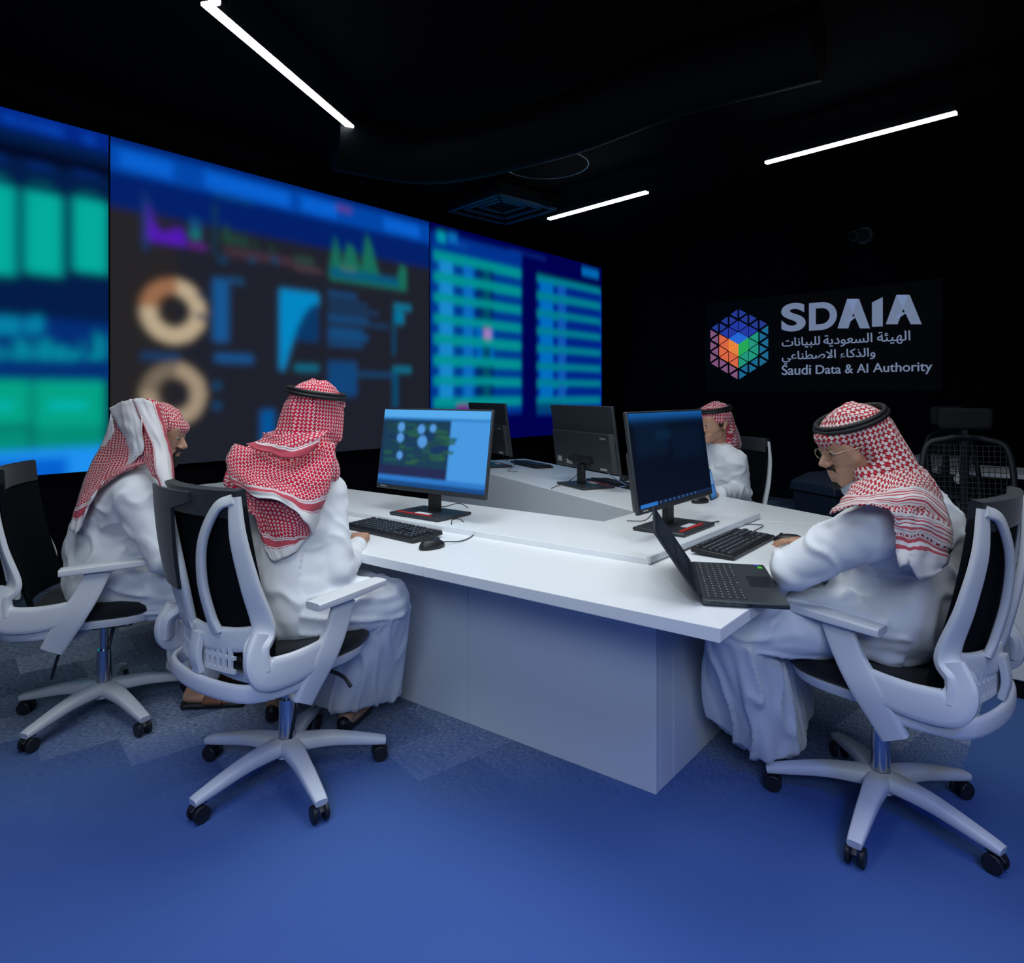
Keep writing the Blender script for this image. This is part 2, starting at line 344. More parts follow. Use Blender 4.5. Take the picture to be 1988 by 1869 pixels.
def paintB(c):
    c.rect(-9, 0, 19, 9, (31, 33, 44)); RR(c, 203, 300, 330, 900, (38, 36, 38))
    s0, s1 = sB, sC
    c.rect(s0, ST - .52, s1, ST, (0, 32, 110)); c.rect(s0, ST - .24, s1, ST - .04, (0, 72, 176))
    for a, b_ in ((.02, .14), (.22, .46), (.5, .62), (.8, .95)): c.rect(s0 + (s1 - s0) * a, ST - .22, s0 + (s1 - s0) * b_, ST - .08, (8, 100, 216))
    RR(c, 640, 404, 668, 414, (150, 10, 60))
    # purple chart
    RR(c, 264, 366, 320, 378, (20, 62, 100)); RR(c, 268, 380, 274, 490, (24, 60, 120))
    s_a, h_a = SH(275, 440); s_b, h_b = SH(350, 440); hb = SH(300, 474)[1]
    c.under([s_a, s_a + .04, s_a + .1, s_b - .05, s_b], [h_a + .2, h_a + .02, h_a - .05, h_a + .02, h_a - .05], hb, (88, 22, 190))
    RR(c, 276, 472, 352, 484, (40, 120, 220)); RR(c, 355, 428, 376, 470, (20, 80, 130)); RR(c, 360, 450, 372, 464, (20, 150, 120)); RR(c, 352, 476, 388, 488, (110, 30, 150))
    # green charts
    RR(c, 404, 386, 478, 398, (20, 80, 110)); RR(c, 402, 400, 408, 500, (20, 60, 80))
    xs = np.linspace(SH(420, 0)[0], SH(565, 0)[0], 40); ys = [SH(430, 455)[1] - .28 * i / 40 + rnd.random() * .2 - .06 for i in range(40)]
    c.under(list(xs), ys, SH(500, 488)[1], (34, 74, 58)); RR(c, 560, 500, 596, 520, (44, 70, 62)); RR(c, 424, 500, 560, 505, (70, 50, 64)); RR(c, 560, 520, 612, 532, (120, 88, 98))
    for x in (414, 470, 514): RR(c, x, 502, x + 12, 514, (16, 70, 110))
    xs = np.linspace(SH(625, 0)[0], SH(775, 0)[0], 14); hh = SH(640, 540)[1]
    c.under(list(xs), [hh + k for k in (.04, .42, .12, .36, .3, .1, .5, .34, .1, .06, .04, .02, .24, .22)], hh - .04, (24, 112, 92)); RR(c, 650, 520, 676, 534, (110, 130, 90)); RR(c, 628, 538, 760, 544, (0, 90, 130))
    RR(c, 624, 434, 670, 446, (14, 70, 100))
    # donuts
    for cx, cy, o in ((326, 606, 1), (326, 765, 0)):
        s, h = SH(cx, cy); c.ring(s, h, .135, .255, (196, 176, 146) if o else (168, 150, 126))
        c.ring(s, h, .135, .255, (160, 112, 80) if o else (120, 108, 92), math.pi / 2 - .1, math.pi - .1)
    for y in (524, 538): RR(c, 262, y, 340 - (y - 524), y + 8, (18, 66, 116))
    RR(c, 262, 686, 335, 700, (18, 66, 116)); RR(c, 404, 686, 478, 706, (22, 88, 150)); RR(c, 400, 540, 430, 664, (22, 88, 150)); RR(c, 430, 540, 460, 554, (22, 88, 140))
    RR(c, 530, 565, 606, 664, (8, 56, 106))
    s_a = SH(530, 0)[0]; s_b = SH(604, 0)[0]; t = SH(560, 568)[1]
    z = (c.X > s_a) & (c.X < s_b) & (c.Y < t) & (c.Y > t - .1 - .62 * np.clip((s_b - c.X) / (s_b - s_a) * 1.25 - .1, 0, 1) ** 1.8); c.put(z.astype(float), (0, 140, 204))
    for i, (y, x1) in enumerate(((568, 680), (584, 700), (598, 722), (612, 700), (624, 742), (636, 690), (648, 700), (662, 690))): RR(c, 624, y, x1, y + 14, (14, 86, 146))
    RR(c, 752, 592, 784, 604, (0, 130, 170)); RR(c, 752, 604, 770, 630, (0, 120, 160)); RR(c, 750, 604, 754, 690, (0, 80, 120)); RR(c, 750, 712, 784, 724, (0, 124, 160)); RR(c, 750, 724, 758, 790, (0, 80, 120))
    RR(c, 558, 708, 606, 722, (0, 118, 150)); RR(c, 624, 700, 680, 770, (18, 70, 124)); RR(c, 680, 724, 752, 730, (18, 80, 130))
    for y in (742, 780): RR(c, 402, y, 418, y + 14, (14, 80, 128)); RR(c, 370, y - 170, 384, y - 158, (16, 56, 92))
    RR(c, 494, 796, 520, 890, (0, 86, 156))
def paintC(c):
    c.rect(0, 0, 19, 9, (0, 0, 82)); s0, s1 = sC, sD; RR(c, 823, 450, 1000, 800, (0, 52, 150)); RR(c, 1030, 545, 1160, 800, (0, 38, 150))
    RR(c, 834, 450, 852, 476, (0, 160, 178)); RR(c, 856, 452, 874, 478, (10, 110, 190)); RR(c, 875, 474, 894, 486, (16, 80, 170)); RR(c, 976, 488, 1048, 504, (20, 60, 160)); RR(c, 1118, 520, 1150, 544, (0, 110, 190))
    hs = [(.875 + 0, 0)]
    H0 = SH(830, 498)[1]; H1 = SH(830, 772)[1]
    for k in range(8):
        h = H0 + (H1 - H0) * k / 7 * 1.03; dk = (0, 150, 150)
        c.rect(SH(828, 0)[0], h - .055, SH(998, 0)[0], h + .055, (0, 152, 152)); c.rect(SH(1030, 0)[0], h - .06, SH(1153, 0)[0], h + .05, (0, 132, 150))
        if k < 7:
            hm = h + (H1 - H0) / 14
            for x, w_, cc in ((840, 26, (24, 140, 214)), (886, 20, (12, 110, 200)), (912, 34, (0, 34, 110)), (924, 14, (0, 76, 110)), (1036, 24, (0, 112, 200)), (1070, 16, (16, 86, 186)), (1088, 64, (0, 34, 140))):
                if x == 912 and k in (3, 4): cc = (0, 100, 190)
                c.rect(SH(x, 0)[0], hm - .075, SH(x + w_, 0)[0], hm + .075, cc)
            if k == 3: c.rect(SH(926, 0)[0], hm - .07, SH(940, 0)[0], hm + .07, (170, 130, 200))
    RR(c, 830, 790, 870, 800, (0, 110, 130)); RR(c, 874, 786, 896, 796, (130, 0, 130)); RR(c, 1030, 784, 1076, 800, (0, 70, 120))
vw('video_wall_screen', sA, sB - .012, (0, 28, 74), paintA, 'leftmost screen of the video wall, blue with tall teal bars and green tiles')
vw('video_wall_screen', sB, sC - .012, (31, 33, 44), paintB, 'widest screen of the video wall, dark dashboard with two beige ring charts')
vw('video_wall_screen', sC, sD, (0, 0, 82), paintC, 'deep blue screen of the video wall with rows of teal bands, nearest the far corner')

# ---------------------------------------------------------------- ceiling things
def linear_light(a, b, label, wd=.048, extra=None):
    a, b = Vector(a), Vector(b); L = (b - a).length; mid = (a + b) / 2; ang = math.atan2((b - a).y, (b - a).x)
    root = thing('linear_ceiling_light', label, 'ceiling light', mid, ang, 'linear lights hung from the black ceiling')
    MB().box((0, 0, .035), (L, wd * .9, .055)).build('housing', M_bplastic, root, smooth=False)
    MB().box((0, 0, 0), (L, wd, .018)).build('diffuser', M_lamp, root, smooth=False)
    for sx_ in (-.4, .4): MB().cyl((sx_ * L, 0, .05), (sx_ * L, 0, CEIL - mid.z), .0035, n=8).build('hanging_rod', M_bplastic, root)
    return root
LH = 3.25
linear_light(P(1066, 425, LH), P(1256, 373, LH), 'short white linear light right of the video wall, farthest from the camera', .05)
linear_light(P(1487, 316, LH), P(1857, 219, LH), 'slanting white linear light above the lettered wall sign', .04)
l1 = linear_light(P(718, 278, LH), P(398, 6, LH), 'long steep white linear light at top left above the big dashboard screen', .045)
p0 = P(398, 6, LH); p1 = P(440, -14, LH)
mb = MB().sweep([(p - l1.location) for p in (p0 + Vector((.01, .03, 0)), p0 + Vector((.035, -.01, 0)), p0 + Vector((.07, -.01, 0)), p0 + Vector((.075, -.06, 0)))], .03, .02, side=(0, 0, 1))
jt = mb.build('corner_joint', M_lamp, l1); jt.rotation_euler = (0, 0, -l1.rotation_euler.z)
# duct, ring and diffuser grille
duct = MB().sweep([(-1.3, 4.9, 3.2), (-.6, 5.2, 3.2), (.3, 4.8, 3.25), (1.0, 4.2, 3.3), (1.7, 3.7, 3.3)], .42, .42, side=(0, 0, 1), pw=2, seg=24).build('air_duct', M_duct)
tag(duct, 'dark round air duct curving across the black ceiling', 'duct')
cpt = P(1060, 320, 3.3); rg = MB()
pts = [cpt + Vector((.36 * math.cos(a), .36 * math.sin(a), 0)) for a in np.linspace(0, 2 * math.pi, 25)]
ringo = rg.tube(pts, .006).build('hoop', mat('grey_metal_edge', (.25, .26, .28, 1), .35, .6)); tag(ringo, 'thin grey metal hoop on the ceiling beside the air grille', 'hoop')
g = P(975, 408, 3.4); root = thing('ceiling_grille', 'square dark air grille in the black ceiling above the far end of the video wall', 'air grille', g, R(42))
fr = MB()
for k, hw in enumerate((.42, .3, .18)):
    for sx_, sy_ in ((0, 1), (0, -1), (1, 0), (-1, 0)): fr.box((sx_ * hw, sy_ * hw, .02 * k), (2 * hw if sy_ else .05, 2 * hw if sx_ else .05, .02))
M_grille = mat('blue_grey_metal', (.025, .05, .10, 1), .5)
fr.build('frame', M_grille, root, smooth=False); MB().box((0, 0, .09), (.9, .9, .08)).build('backing', M_black, root, smooth=False)
# security camera on the back wall
def on_back(x, y, off=0):        # pixel -> point on the back wall
    k = (x - CXP) / FPX; q = corner + bn * off; t = (k * q.y - q.x) / (bdir.x - k * bdir.y); p = q + bdir * t
    return Vector((p.x, p.y, CAMH - (y - HYP) / FPX * p.y)), t
pc, _ = on_back(1680, 458, .0)
root = thing('security_camera', 'small grey dome camera fixed to the dark wall above the sign', 'camera', pc + bn * .01, math.atan2(bn.y, bn.x) - R(90))
M_grey = mat('grey_plastic', (.07, .085, .1, 1), .4)
MB().cyl((0, 0, 0), (0, .05, 0), .11, .1, 28).build('mount', M_grey, root)
MB().cyl((0, .05, 0), (0.06, .22, -.03), .07, .06, 24).build('housing', M_grey, root); MB().cyl((.06, .22, -.03), (.065, .235, -.033), .05, .045, 24).build('lens', M_black, root)
# ---------------------------------------------------------------- wall sign
tl, t0 = on_back(1378, 590, .02); tr, t1 = on_back(1822, 560, .02)
brg = math.atan2(bdir.y, bdir.x)
cs = on_back(1600, 750, .005)[0]
def UVs(x, y):                   # pixel -> place on the sign plane (metres right, up)
    p, t = on_back(x, y, .04); return t - T0, p.z
T0 = on_back(1378, 650, .04)[1]; WS = on_back(1824, 650, .04)[1] - T0
zb = on_back(1600, 752, .04)[0].z; zt = on_back(1600, 572, .04)[0].z
so = on_back(1378, 650, .0)[0]; so.z = 0
sign = thing('wall_sign', 'dark glossy wall sign with cube emblem and white lettering on the back wall', 'sign', (so.x, so.y, 0), brg)
M_sign = mat('sign_panel_gloss', (.003, .004, .007, 1), .5, spec=.2)
MB().box((WS / 2, -.022, (zb + zt) / 2), (WS + .1, .036, zt - zb + .1)).build('panel', M_sign, sign, smooth=False, bevel=.004)
M_letter = mat('pale_blue_sign_letters', (.34, .42, .60, 1), .5, emit=(.30, .38, .58, 1), estr=.42)
def flat(name, polys, m, par, y0=-.04, y1=-.06):
    mb = MB()
    Mx = Matrix(((1, 0, 0, 0), (0, 0, -1, 0), (0, 1, 0, 0), (0, 0, 0, 1)))
    for pl in polys: mb.prism(pl, -y0, -y1, M=Mx)
    return mb.build(name, m, par, smooth=False)
def text_mesh(name, s, x, z, width, height, m, par, off=0.0, shear=0):
    c = bpy.data.curves.new(name, 'FONT'); c.body = s; c.offset = off; c.extrude = .012
    o = bpy.data.objects.new(name, c); COL.objects.link(o); dg = bpy.context.evaluated_depsgraph_get(); dg.update()
    me = bpy.data.meshes.new_from_object(o.evaluated_get(dg)); COL.objects.unlink(o); bpy.data.objects.remove(o)
    v = np.array([q.co[:] for q in me.vertices]); x0, x1, z0, z1 = v[:, 0].min(), v[:, 0].max(), v[:, 1].min(), v[:, 1].max()
    for q in me.vertices:
        a, b_, c_ = q.co; q.co = (x + (a - x0) / (x1 - x0) * width, -.045 - (.01 if c_ > 0 else 0), z + (b_ - z0) / (z1 - z0) * height)
    me.materials.clear(); me.materials.append(m); return link(name, me, par, smooth=False)
def arabic(s):
    F = {'ا': (0xFE8D, 2), 'ل': (0xFEDD, 4), 'ه': (0xFEE9, 4), 'ي': (0xFEF1, 4), 'ئ': (0xFE89, 4), 'ة': (0xFE93, 2), 'س': (0xFEB1, 4), 'ع': (0xFEC9, 4), 'و': (0xFEED, 2), 'د': (0xFEA9, 2),
         'ن': (0xFEE5, 4), 'ب': (0xFE8F, 4), 'ت': (0xFE95, 4), 'ذ': (0xFEAB, 2), 'ك': (0xFED9, 4), 'ء': (0xFE80, 1), 'ص': (0xFEB9, 4), 'ط': (0xFEC1, 4)}
    out = []
    for wd_ in s.split(' '):
        r = []; prev = False; i = 0
        while i < len(wd_):
            base, n = F[wd_[i]]; nxt = i + 1 < len(wd_) and F[wd_[i + 1]][1] > 1 and n == 4
            if wd_[i] == 'ل' and i + 1 < len(wd_) and wd_[i + 1] == 'ا':
                r.append(chr(0xFEFC if prev else 0xFEFB)); prev = False; i += 2; continue
            k = (3 if prev and nxt else 1 if prev else 2 if nxt else 0) if n == 4 else (1 if prev and n == 2 else 0)
            r.append(chr(base + k)); prev = nxt; i += 1
        out.append(''.join(r[::-1]))
    return ' '.join(out[::-1])
def put_text(name, s, x0, y0, x1, y1, off=0.0):
    a, zt_ = UVs(x0, y0); b_, zb_ = UVs(x1, y1); _, zt2 = UVs(x0, y0); z0 = UVs((x0 + x1) / 2, y1)[1]; z1 = UVs((x0 + x1) / 2, y0)[1]
    text_mesh(name, s, a, z0, b_ - a, z1 - z0, M_letter, sign, off)
put_text('letter', 'S', 1521, 588, 1568, 643, .035); put_text('letter', 'D', 1575, 586, 1629, 640, .035)
def quad_px(pts): return [UVs(x, y) for x, y in pts]
def A_letter(x0, x1, yt, yb):
    w_ = x1 - x0; c_ = lambda u, v: UVs(x0 + u * w_, yb + (yt - yb) * v)
    flat('letter', [[c_(0, 0), c_(.32, 0), c_(.62, 1.0), c_(.30, 1)], [c_(.30, 1), c_(.66, 1), c_(1, 0), c_(.7, 0)], [c_(.26, .22), c_(.37, .22), c_(.58, .40), c_(.44, .40)]], M_letter, sign)
A_letter(1631, 1693, 580, 637); A_letter(1725, 1794, 572, 629)
flat('letter', [quad_px([(1698, 634), (1718, 633), (1718, 577), (1698, 587)])], M_letter, sign)
for wd_, x0, y0, x1, y1 in (('للبيانات', 1522, 654, 1596, 675), ('السعودية', 1603, 648, 1698, 672), ('الهيئة', 1707.5, 642.5, 1772, 667.5), ('الاصطناعي', 1522, 680, 1627, 706), ('والذكاء', 1635.5, 676, 1704, 698)):
    put_text('arabic_word', arabic(wd_), x0, y0, x1, y1, .006)
for wd_, x0, y0, x1, y1 in (('Saudi', 1522, 708, 1578.5, 727.5), ('Data', 1588, 708, 1637, 725.5), ('&', 1645, 707, 1660.5, 724.5), ('AI', 1668, 706, 1690, 723.5), ('Authority', 1699.5, 703, 1815, 727)):
    put_text('english_word', wd_, x0, y0, x1, y1, .006)
# emblem: hexagon of triangles with a cube at its heart
ex0 = UVs(1381, 650)[0]; ex1 = UVs(1497, 650)[0]; ecx = (ex0 + ex1) / 2; ez = UVs(1439, 668)[1]
colw = (ex1 - ex0) / 6; side_ = 2 * colw / math.sqrt(3); mb = MB(); ems = []
def em_m(i, c): return mat('emblem_colour_%s' % i, rgb(*c), .5, emit=rgb(*c), estr=.75)
ems = [em_m('blue', (40, 110, 225)), em_m('deep_blue', (38, 60, 170)), em_m('indigo', (40, 60, 150)), em_m('orange', (250, 140, 60)), em_m('coral', (235, 110, 70)), em_m('mauve', (140, 90, 130)),
       em_m('green', (40, 180, 90)), em_m('sea_green', (36, 160, 130)), em_m('teal', (30, 110, 150))]
Mx = Matrix(((1, 0, 0, 0), (0, 0, -1, 0), (0, 1, 0, 0), (0, 0, 0, 1)))
for ci in range(-3, 3):
    x0_, x1_ = ci * colw, (ci + 1) * colw
    for j in range(-14, 15):
        for up_ in (0, 1):
            # vertical lattice: points on column lines at z = side*(k + (col%2)/2)
            o0 = (ci % 2) * .5; o1 = ((ci + 1) % 2) * .5
            if up_: tri = [(x0_, (j + o0) * side_), (x0_, (j + 1 + o0) * side_), (x1_, (j + (.5 if o0 == 0 else 1) ) * side_ if o0 == 0 else (j + 1) * side_)]
            else: tri = [(x1_, (j + o1) * side_), (x1_, (j + 1 + o1) * side_), (x0_, (j + .5) * side_ if o1 == 0 else (j + 1) * side_)]
            cx_ = sum(p[0] for p in tri) / 3; cz_ = sum(p[1] for p in tri) / 3
            if abs(cz_) + abs(cx_) / math.sqrt(3) > 3 * side_: continue
            dist = max(abs(cx_) / (3 * colw), (abs(cz_) + abs(cx_) / math.sqrt(3)) / (3 * side_))
            a = math.degrees(math.atan2(cz_, cx_)) % 360
            fam = 0 if 30 <= a <= 150 else 1 if 150 < a < 270 else 2
            mb.cur = fam * 3 + (0 if dist < .42 else 1 if dist < .74 else 2)
            sc_ = .98 if dist < .36 else .85 if dist < .7 else .68
            tri = [(ecx + cx_ + (p[0] - cx_) * sc_, ez + cz_ + (p[1] - cz_) * sc_) for p in tri]
            mb.prism(tri, .042, .052, M=Mx)
mb.build('emblem', ems, sign, smooth=False)
# ---------------------------------------------------------------- command desk
DT, UT = .75, .773
aD = Vector((-.804, .594, 0)); nA = Vector((.594, .804, 0)); bD = Vector((.632, .775, 0)); nB = Vector((.775, -.632, 0)); cD = Vector((-.44, .898, 0)); nC = Vector((.898, .44, 0))
def isect(n1, d1, n2, d2):
    det = n1.x * n2.y - n1.y * n2.x
    return Vector(((d1 * n2.y - d2 * n1.y) / det, (n1.x * d2 - n2.x * d1) / det, 0))
C0 = Vector((.532, 1.711, 0))
A = lambda t: C0.dot(nA) + t          # line at distance t inside the near edge
B = lambda t: C0.dot(nB) - t
CC = lambda t: 2.848 - t
LE = 3.55                              # length of the near wing along its edge
def endA(t): return C0 + aD * LE + nA * t
endC0 = Vector((.123, 6.23, 0)); 
def endC(t): return endC0 - nC * t
def strip(t0, t1, name_, m, z0, z1, par, seams=(), bevel=.002):
    pass
desk = thing('command_desk', 'long white control desk folded around a hollow centre, monitors along its raised middle', 'desk', (C0.x, C0.y, 0))
O = Vector((C0.x, C0.y, 0))
def dprism(pl, z0, z1, name, m, par=desk, bevel=.0025):
    return MB().prism([(p.x - O.x, p.y - O.y) for p in pl], z0, z1).build(name, m, par, smooth=False, bevel=bevel)
iAB = lambda ta, tb: isect(nA, A(ta), nB, B(tb)); iBC = lambda tb, tc_: isect(nB, B(tb), nC, CC(tc_))
wL, wR, wC = .487, .446, .43           # keyboard surface widths
sm = C0 + aD * 1.05; sm2 = sm + nA * wL; g = aD * .0015
dprism([C0, iAB(0, 0), iAB(wL, wR), sm2 - g, sm - g], DT - .036, DT, 'worktop', M_white)
dprism([sm + g, sm2 + g, endA(wL), endA(0)], DT - .036, DT, 'worktop', M_white)
dprism([iAB(0, 0), iBC(0, 0), iBC(wR, wC), iAB(wL, wR)], DT - .036, DT, 'worktop', M_white)
dprism([iBC(0, 0), endC(0), endC(wC), iBC(wR, wC)], DT - .036, DT, 'worktop', M_white)
# raised middle shelf (carries the monitors)
hA, hB, hC = .998, .93, .855
sh = aD * .80 + iAB(wL, wR); sh2 = sh + nA * (hA - wL)
dprism([iAB(wL, wR), iAB(hA, hB), sh2 - g, sh - g], DT - .036, UT, 'monitor_shelf', M_white)
dprism([sh + g, sh2 + g, endA(hA), endA(wL)], DT - .036, UT, 'monitor_shelf', M_white)
dprism([iAB(wL, wR), iBC(wR, wC), iBC(hB, hC), iAB(hA, hB)], DT - .036, UT, 'monitor_shelf', M_white)
dprism([iBC(wR, wC), endC(wC), endC(hC), iBC(hB, hC)], DT - .036, UT, 'monitor_shelf', M_white)
# cable trim in front of the shelves
M_trim = mat('cable_slot_trim', (.09, .07, .07, 1), .5)
k1 = sh + aD * .18; k2 = sh + aD * .62
dprism([k1 - nA * .012, k2 - nA * .012, k2 + nA * .004, k1 + nA * .004], DT - .001, DT + .004, 'cable_slot', M_trim, bevel=0)
k1 = iAB(wL, wR) + bD * .22; k2 = iAB(wL, wR) + bD * .82
dprism([k1 + nB * .012, k2 + nB * .012, k2 - nB * .004, k1 - nB * .004], DT - .001, DT + .004, 'cable_slot', M_trim, bevel=0)
k1 = iAB(wL, wR); k2 = k1 + bD * 1.12
dprism([k1 + nB * .006, k2 + nB * .006, k2 - nB * .008, k1 - nB * .008], UT - .018, UT + .006, 'shelf_edge_strip', M_panel, bevel=.001)
# panels below
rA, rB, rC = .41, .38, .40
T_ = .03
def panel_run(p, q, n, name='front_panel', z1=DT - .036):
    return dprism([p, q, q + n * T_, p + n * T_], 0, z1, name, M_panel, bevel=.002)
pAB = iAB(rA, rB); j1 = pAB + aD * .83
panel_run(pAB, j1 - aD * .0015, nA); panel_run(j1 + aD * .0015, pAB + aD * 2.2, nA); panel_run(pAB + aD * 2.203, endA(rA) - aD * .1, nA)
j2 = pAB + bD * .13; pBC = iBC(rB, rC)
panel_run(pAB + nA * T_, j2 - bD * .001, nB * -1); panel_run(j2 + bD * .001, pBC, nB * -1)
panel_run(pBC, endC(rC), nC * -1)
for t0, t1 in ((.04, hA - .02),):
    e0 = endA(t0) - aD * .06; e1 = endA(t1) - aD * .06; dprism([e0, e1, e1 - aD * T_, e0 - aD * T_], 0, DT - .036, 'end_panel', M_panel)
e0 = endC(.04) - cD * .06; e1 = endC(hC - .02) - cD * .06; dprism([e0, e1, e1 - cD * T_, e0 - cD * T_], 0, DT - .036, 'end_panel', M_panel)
# inner walls of the hollow centre
def inner(p, q, n): return dprism([p, q, q + n * .02, p + n * .02], 0, DT - .036, 'inner_panel', M_white, bevel=.001)
ih = iBC(hB, hC); js = ih + cD * .45
inner(ih, js - cD * .001, nC); inner(js + cD * .001, endC(hC) - cD * .05, nC); inner(iAB(hA, hB), endA(hA) - aD * .05, nA * -1); inner(iAB(hA, hB), ih, nB)

# ---------------------------------------------------------------- monitors
def monitor_proto(label):
    r = thing('monitor', label, 'monitor', group='black monitors on the desk shelf')
    W, H, Z0 = .72, .405, .105
    MB().box((0, 0, .009), (.32, .235, .014)).build('stand_base', M_darkgrey, r, bevel=.006)
    MB().box((-.02, -.088, .0175), (.22, .014, .003)).build('accent_strip', M_red, r, smooth=False)['label'] = 'red strip'
    MB().box((.01, -.058, .0172), (.085, .03, .0025)).build('paper_label', M_label, r, smooth=False)
    MB().box((0, .030, .075), (.068, .026, .13)).build('stand_column', M_bplastic, r, bevel=.005)
    tilt = Matrix.Translation((0, -.015, Z0)) @ Matrix.Rotation(R(-8), 4, 'X')
    hs = MB()
    hs.box((0, 0, H / 2), (W, .018, H), M=tilt)
    o = hs.build('housing', M_darkgrey, r, bevel=.004)
    bk = MB(); bk.prism([(-W / 2 + .01, .009), (W / 2 - .01, .009), (W / 2 - .03, .034), (-W / 2 + .03, .034)], .01, H * .60, M=tilt); bk.build('rear_cover', M_darkgrey, r, bevel=.003)
    mb = MB(); mb.box((0, .04, .07), (.24, .012, .035), M=tilt); mb.box((-.11, .038, .07), (.05, .012, .02), M=tilt); mb.box((.12, .038, .068), (.06, .012, .02), M=tilt); mb.build('port_recess', M_bplastic, r, smooth=False)
    ms_ = mat('grey_sticker', (.35, .37, .38, 1), .6)
    for c_, z_ in (((-.24, .0345, .028), (.07, .002, .013)), ((.27, .0345, .055), (.05, .002, .034)), ((.15, .0345, .045), (.07, .002, .03))): MB().box(c_, z_, M=tilt).build('rear_sticker', ms_, r, smooth=False)
    t = tiny_text('ThinkVision', .06, .011, M_label); t.parent = r; t.name = 'brand_mark'
    t.matrix_local = tilt @ Matrix.Translation((-.235, .0355, H * .52)) @ Matrix.Rotation(R(180), 4, 'Z') @ Matrix.Rotation(R(90), 4, 'X')
    t = tiny_text('lenovo', .042, .009, M_label); t.parent = r; t.name = 'brand_mark'
    t.matrix_local = tilt @ Matrix.Translation((-W / 2 + .035, -.0100, .009)) @ Matrix.Rotation(R(90), 4, 'X')
    return r, tilt, W, H
def tiny_text(s, wd, ht, m):
    c = bpy.data.curves.new('brand_mark', 'FONT'); c.body = s; c.extrude = .0
    o = bpy.data.objects.new('brand_mark', c); COL.objects.link(o); dg = bpy.context.evaluated_depsgraph_get(); dg.update()
    me = bpy.data.meshes.new_from_object(o.evaluated_get(dg)); bpy.data.objects.remove(o)
    v = np.array([q.co[:] for q in me.vertices]); x0, x1, z0, z1 = v[:, 0].min(), v[:, 0].max(), v[:, 1].min(), v[:, 1].max()
    for q in me.vertices: q.co = ((q.co[0] - x0) / (x1 - x0) * wd, (q.co[1] - z0) / (z1 - z0) * ht, 0)
    me.materials.clear(); me.materials.append(m); return link('brand_mark', me, None, smooth=False)
proto, tiltM, MW, MH = monitor_proto('lit monitor facing the man with the crossed scarf, blue desktop and dashboard on screen')
def screen_on(r, paint, bg):
    cv = Canvas(0, 1, 0, .56, .004, bg); paint(cv)
    o = cv.mesh('screen', (-.5, 0, 0), (1, 0, 0), (0, 0, 1), M_monscreen, r)
    sc_ = (MW - .014)
    for v in o.data.vertices:
        x, y, z = v.co; v.co = tiltM @ Vector((x * sc_, -.0098, .022 + z / .56 * (MH - .03)))
    return o
def pm1(c):
    c.rect(0, 0, 1, 1, (70, 150, 224)); c.rect(0, .50, 1, .56, (86, 170, 236)); c.rect(0, .485, 1, .5, (40, 120, 190))
    c.rect(0, .07, .66, .485, (22, 52, 84)); c.rect(.03, .1, .64, .47, (24, 60, 84)); c.rect(0, .07, .66, .14, (34, 40, 80))
    for i in range(60):
        x, y = rnd.random() * .6 + .02, rnd.random() * .3 + .15; c.rect(x, y, x + .06 + rnd.random() * .08, y + .02, rnd.choice([(30, 84, 84), (40, 92, 70), (20, 50, 96), (28, 66, 76)]))
    for x, y, r_ in ((.19, .43, .035), (.39, .42, .035), (.5, .43, .03), (.19, .35, .035), (.41, .33, .045), (.2, .22, .03)): c.ring(x, y, 0, r_, (84, 150, 220))
    c.rect(0, .035, 1, .07, (44, 120, 200)); c.rect(0, 0, 1, .035, (20, 70, 130)); c.blur(.008)
def pm4(c):
    c.rect(0, 0, 1, 1, (2, 10, 30)); c.rect(0, .535, 1, .56, (20, 90, 160)); c.rect(0, .515, 1, .535, (8, 50, 100)); c.rect(.05, .3, .45, .5, (4, 22, 44)); c.rect(.5, .25, .95, .46, (3, 18, 40)); c.rect(.3, .4, .5, .44, (6, 36, 64))
    c.blur(.02); c.rect(0, 0, 1, .02, (16, 34, 66)); c.rect(.02, .0, .22, .022, (40, 110, 190))
    for i in range(9): c.rect(.25 + i * .06, .006, .27 + i * .06, .016, (50, 90, 140))
m1 = proto
m2 = dup(proto, (-.17, 5.38, UT), R(116), 'black monitor seen from behind at the far end of the desk, before the blue screen')
m3 = dup(proto, (.46, 4.2, UT), R(116), 'black monitor seen from behind, standing alone at the middle of the far wing')
m4 = dup(proto, (.70, 2.885, UT), R(51), 'dark-screened monitor facing the man in glasses')
m1.location = (-.39, 3.2, UT); m1.rotation_euler = (0, 0, R(-37.5))
screen_on(m1, pm1, (70, 150, 224)); screen_on(m4, pm4, (2, 10, 30))
for mm in (m2, m3): screen_on(mm, pm1, (30, 80, 130))

def cable(name, pts, label, r=.0022, m=None):
    o = Vector(pts[0]); ob = MB().tube([Vector(p) - o for p in pts], r, n=8, smooth=8).build(name, m or M_bplastic, loc=o)
    return tag(ob, label, 'cable')
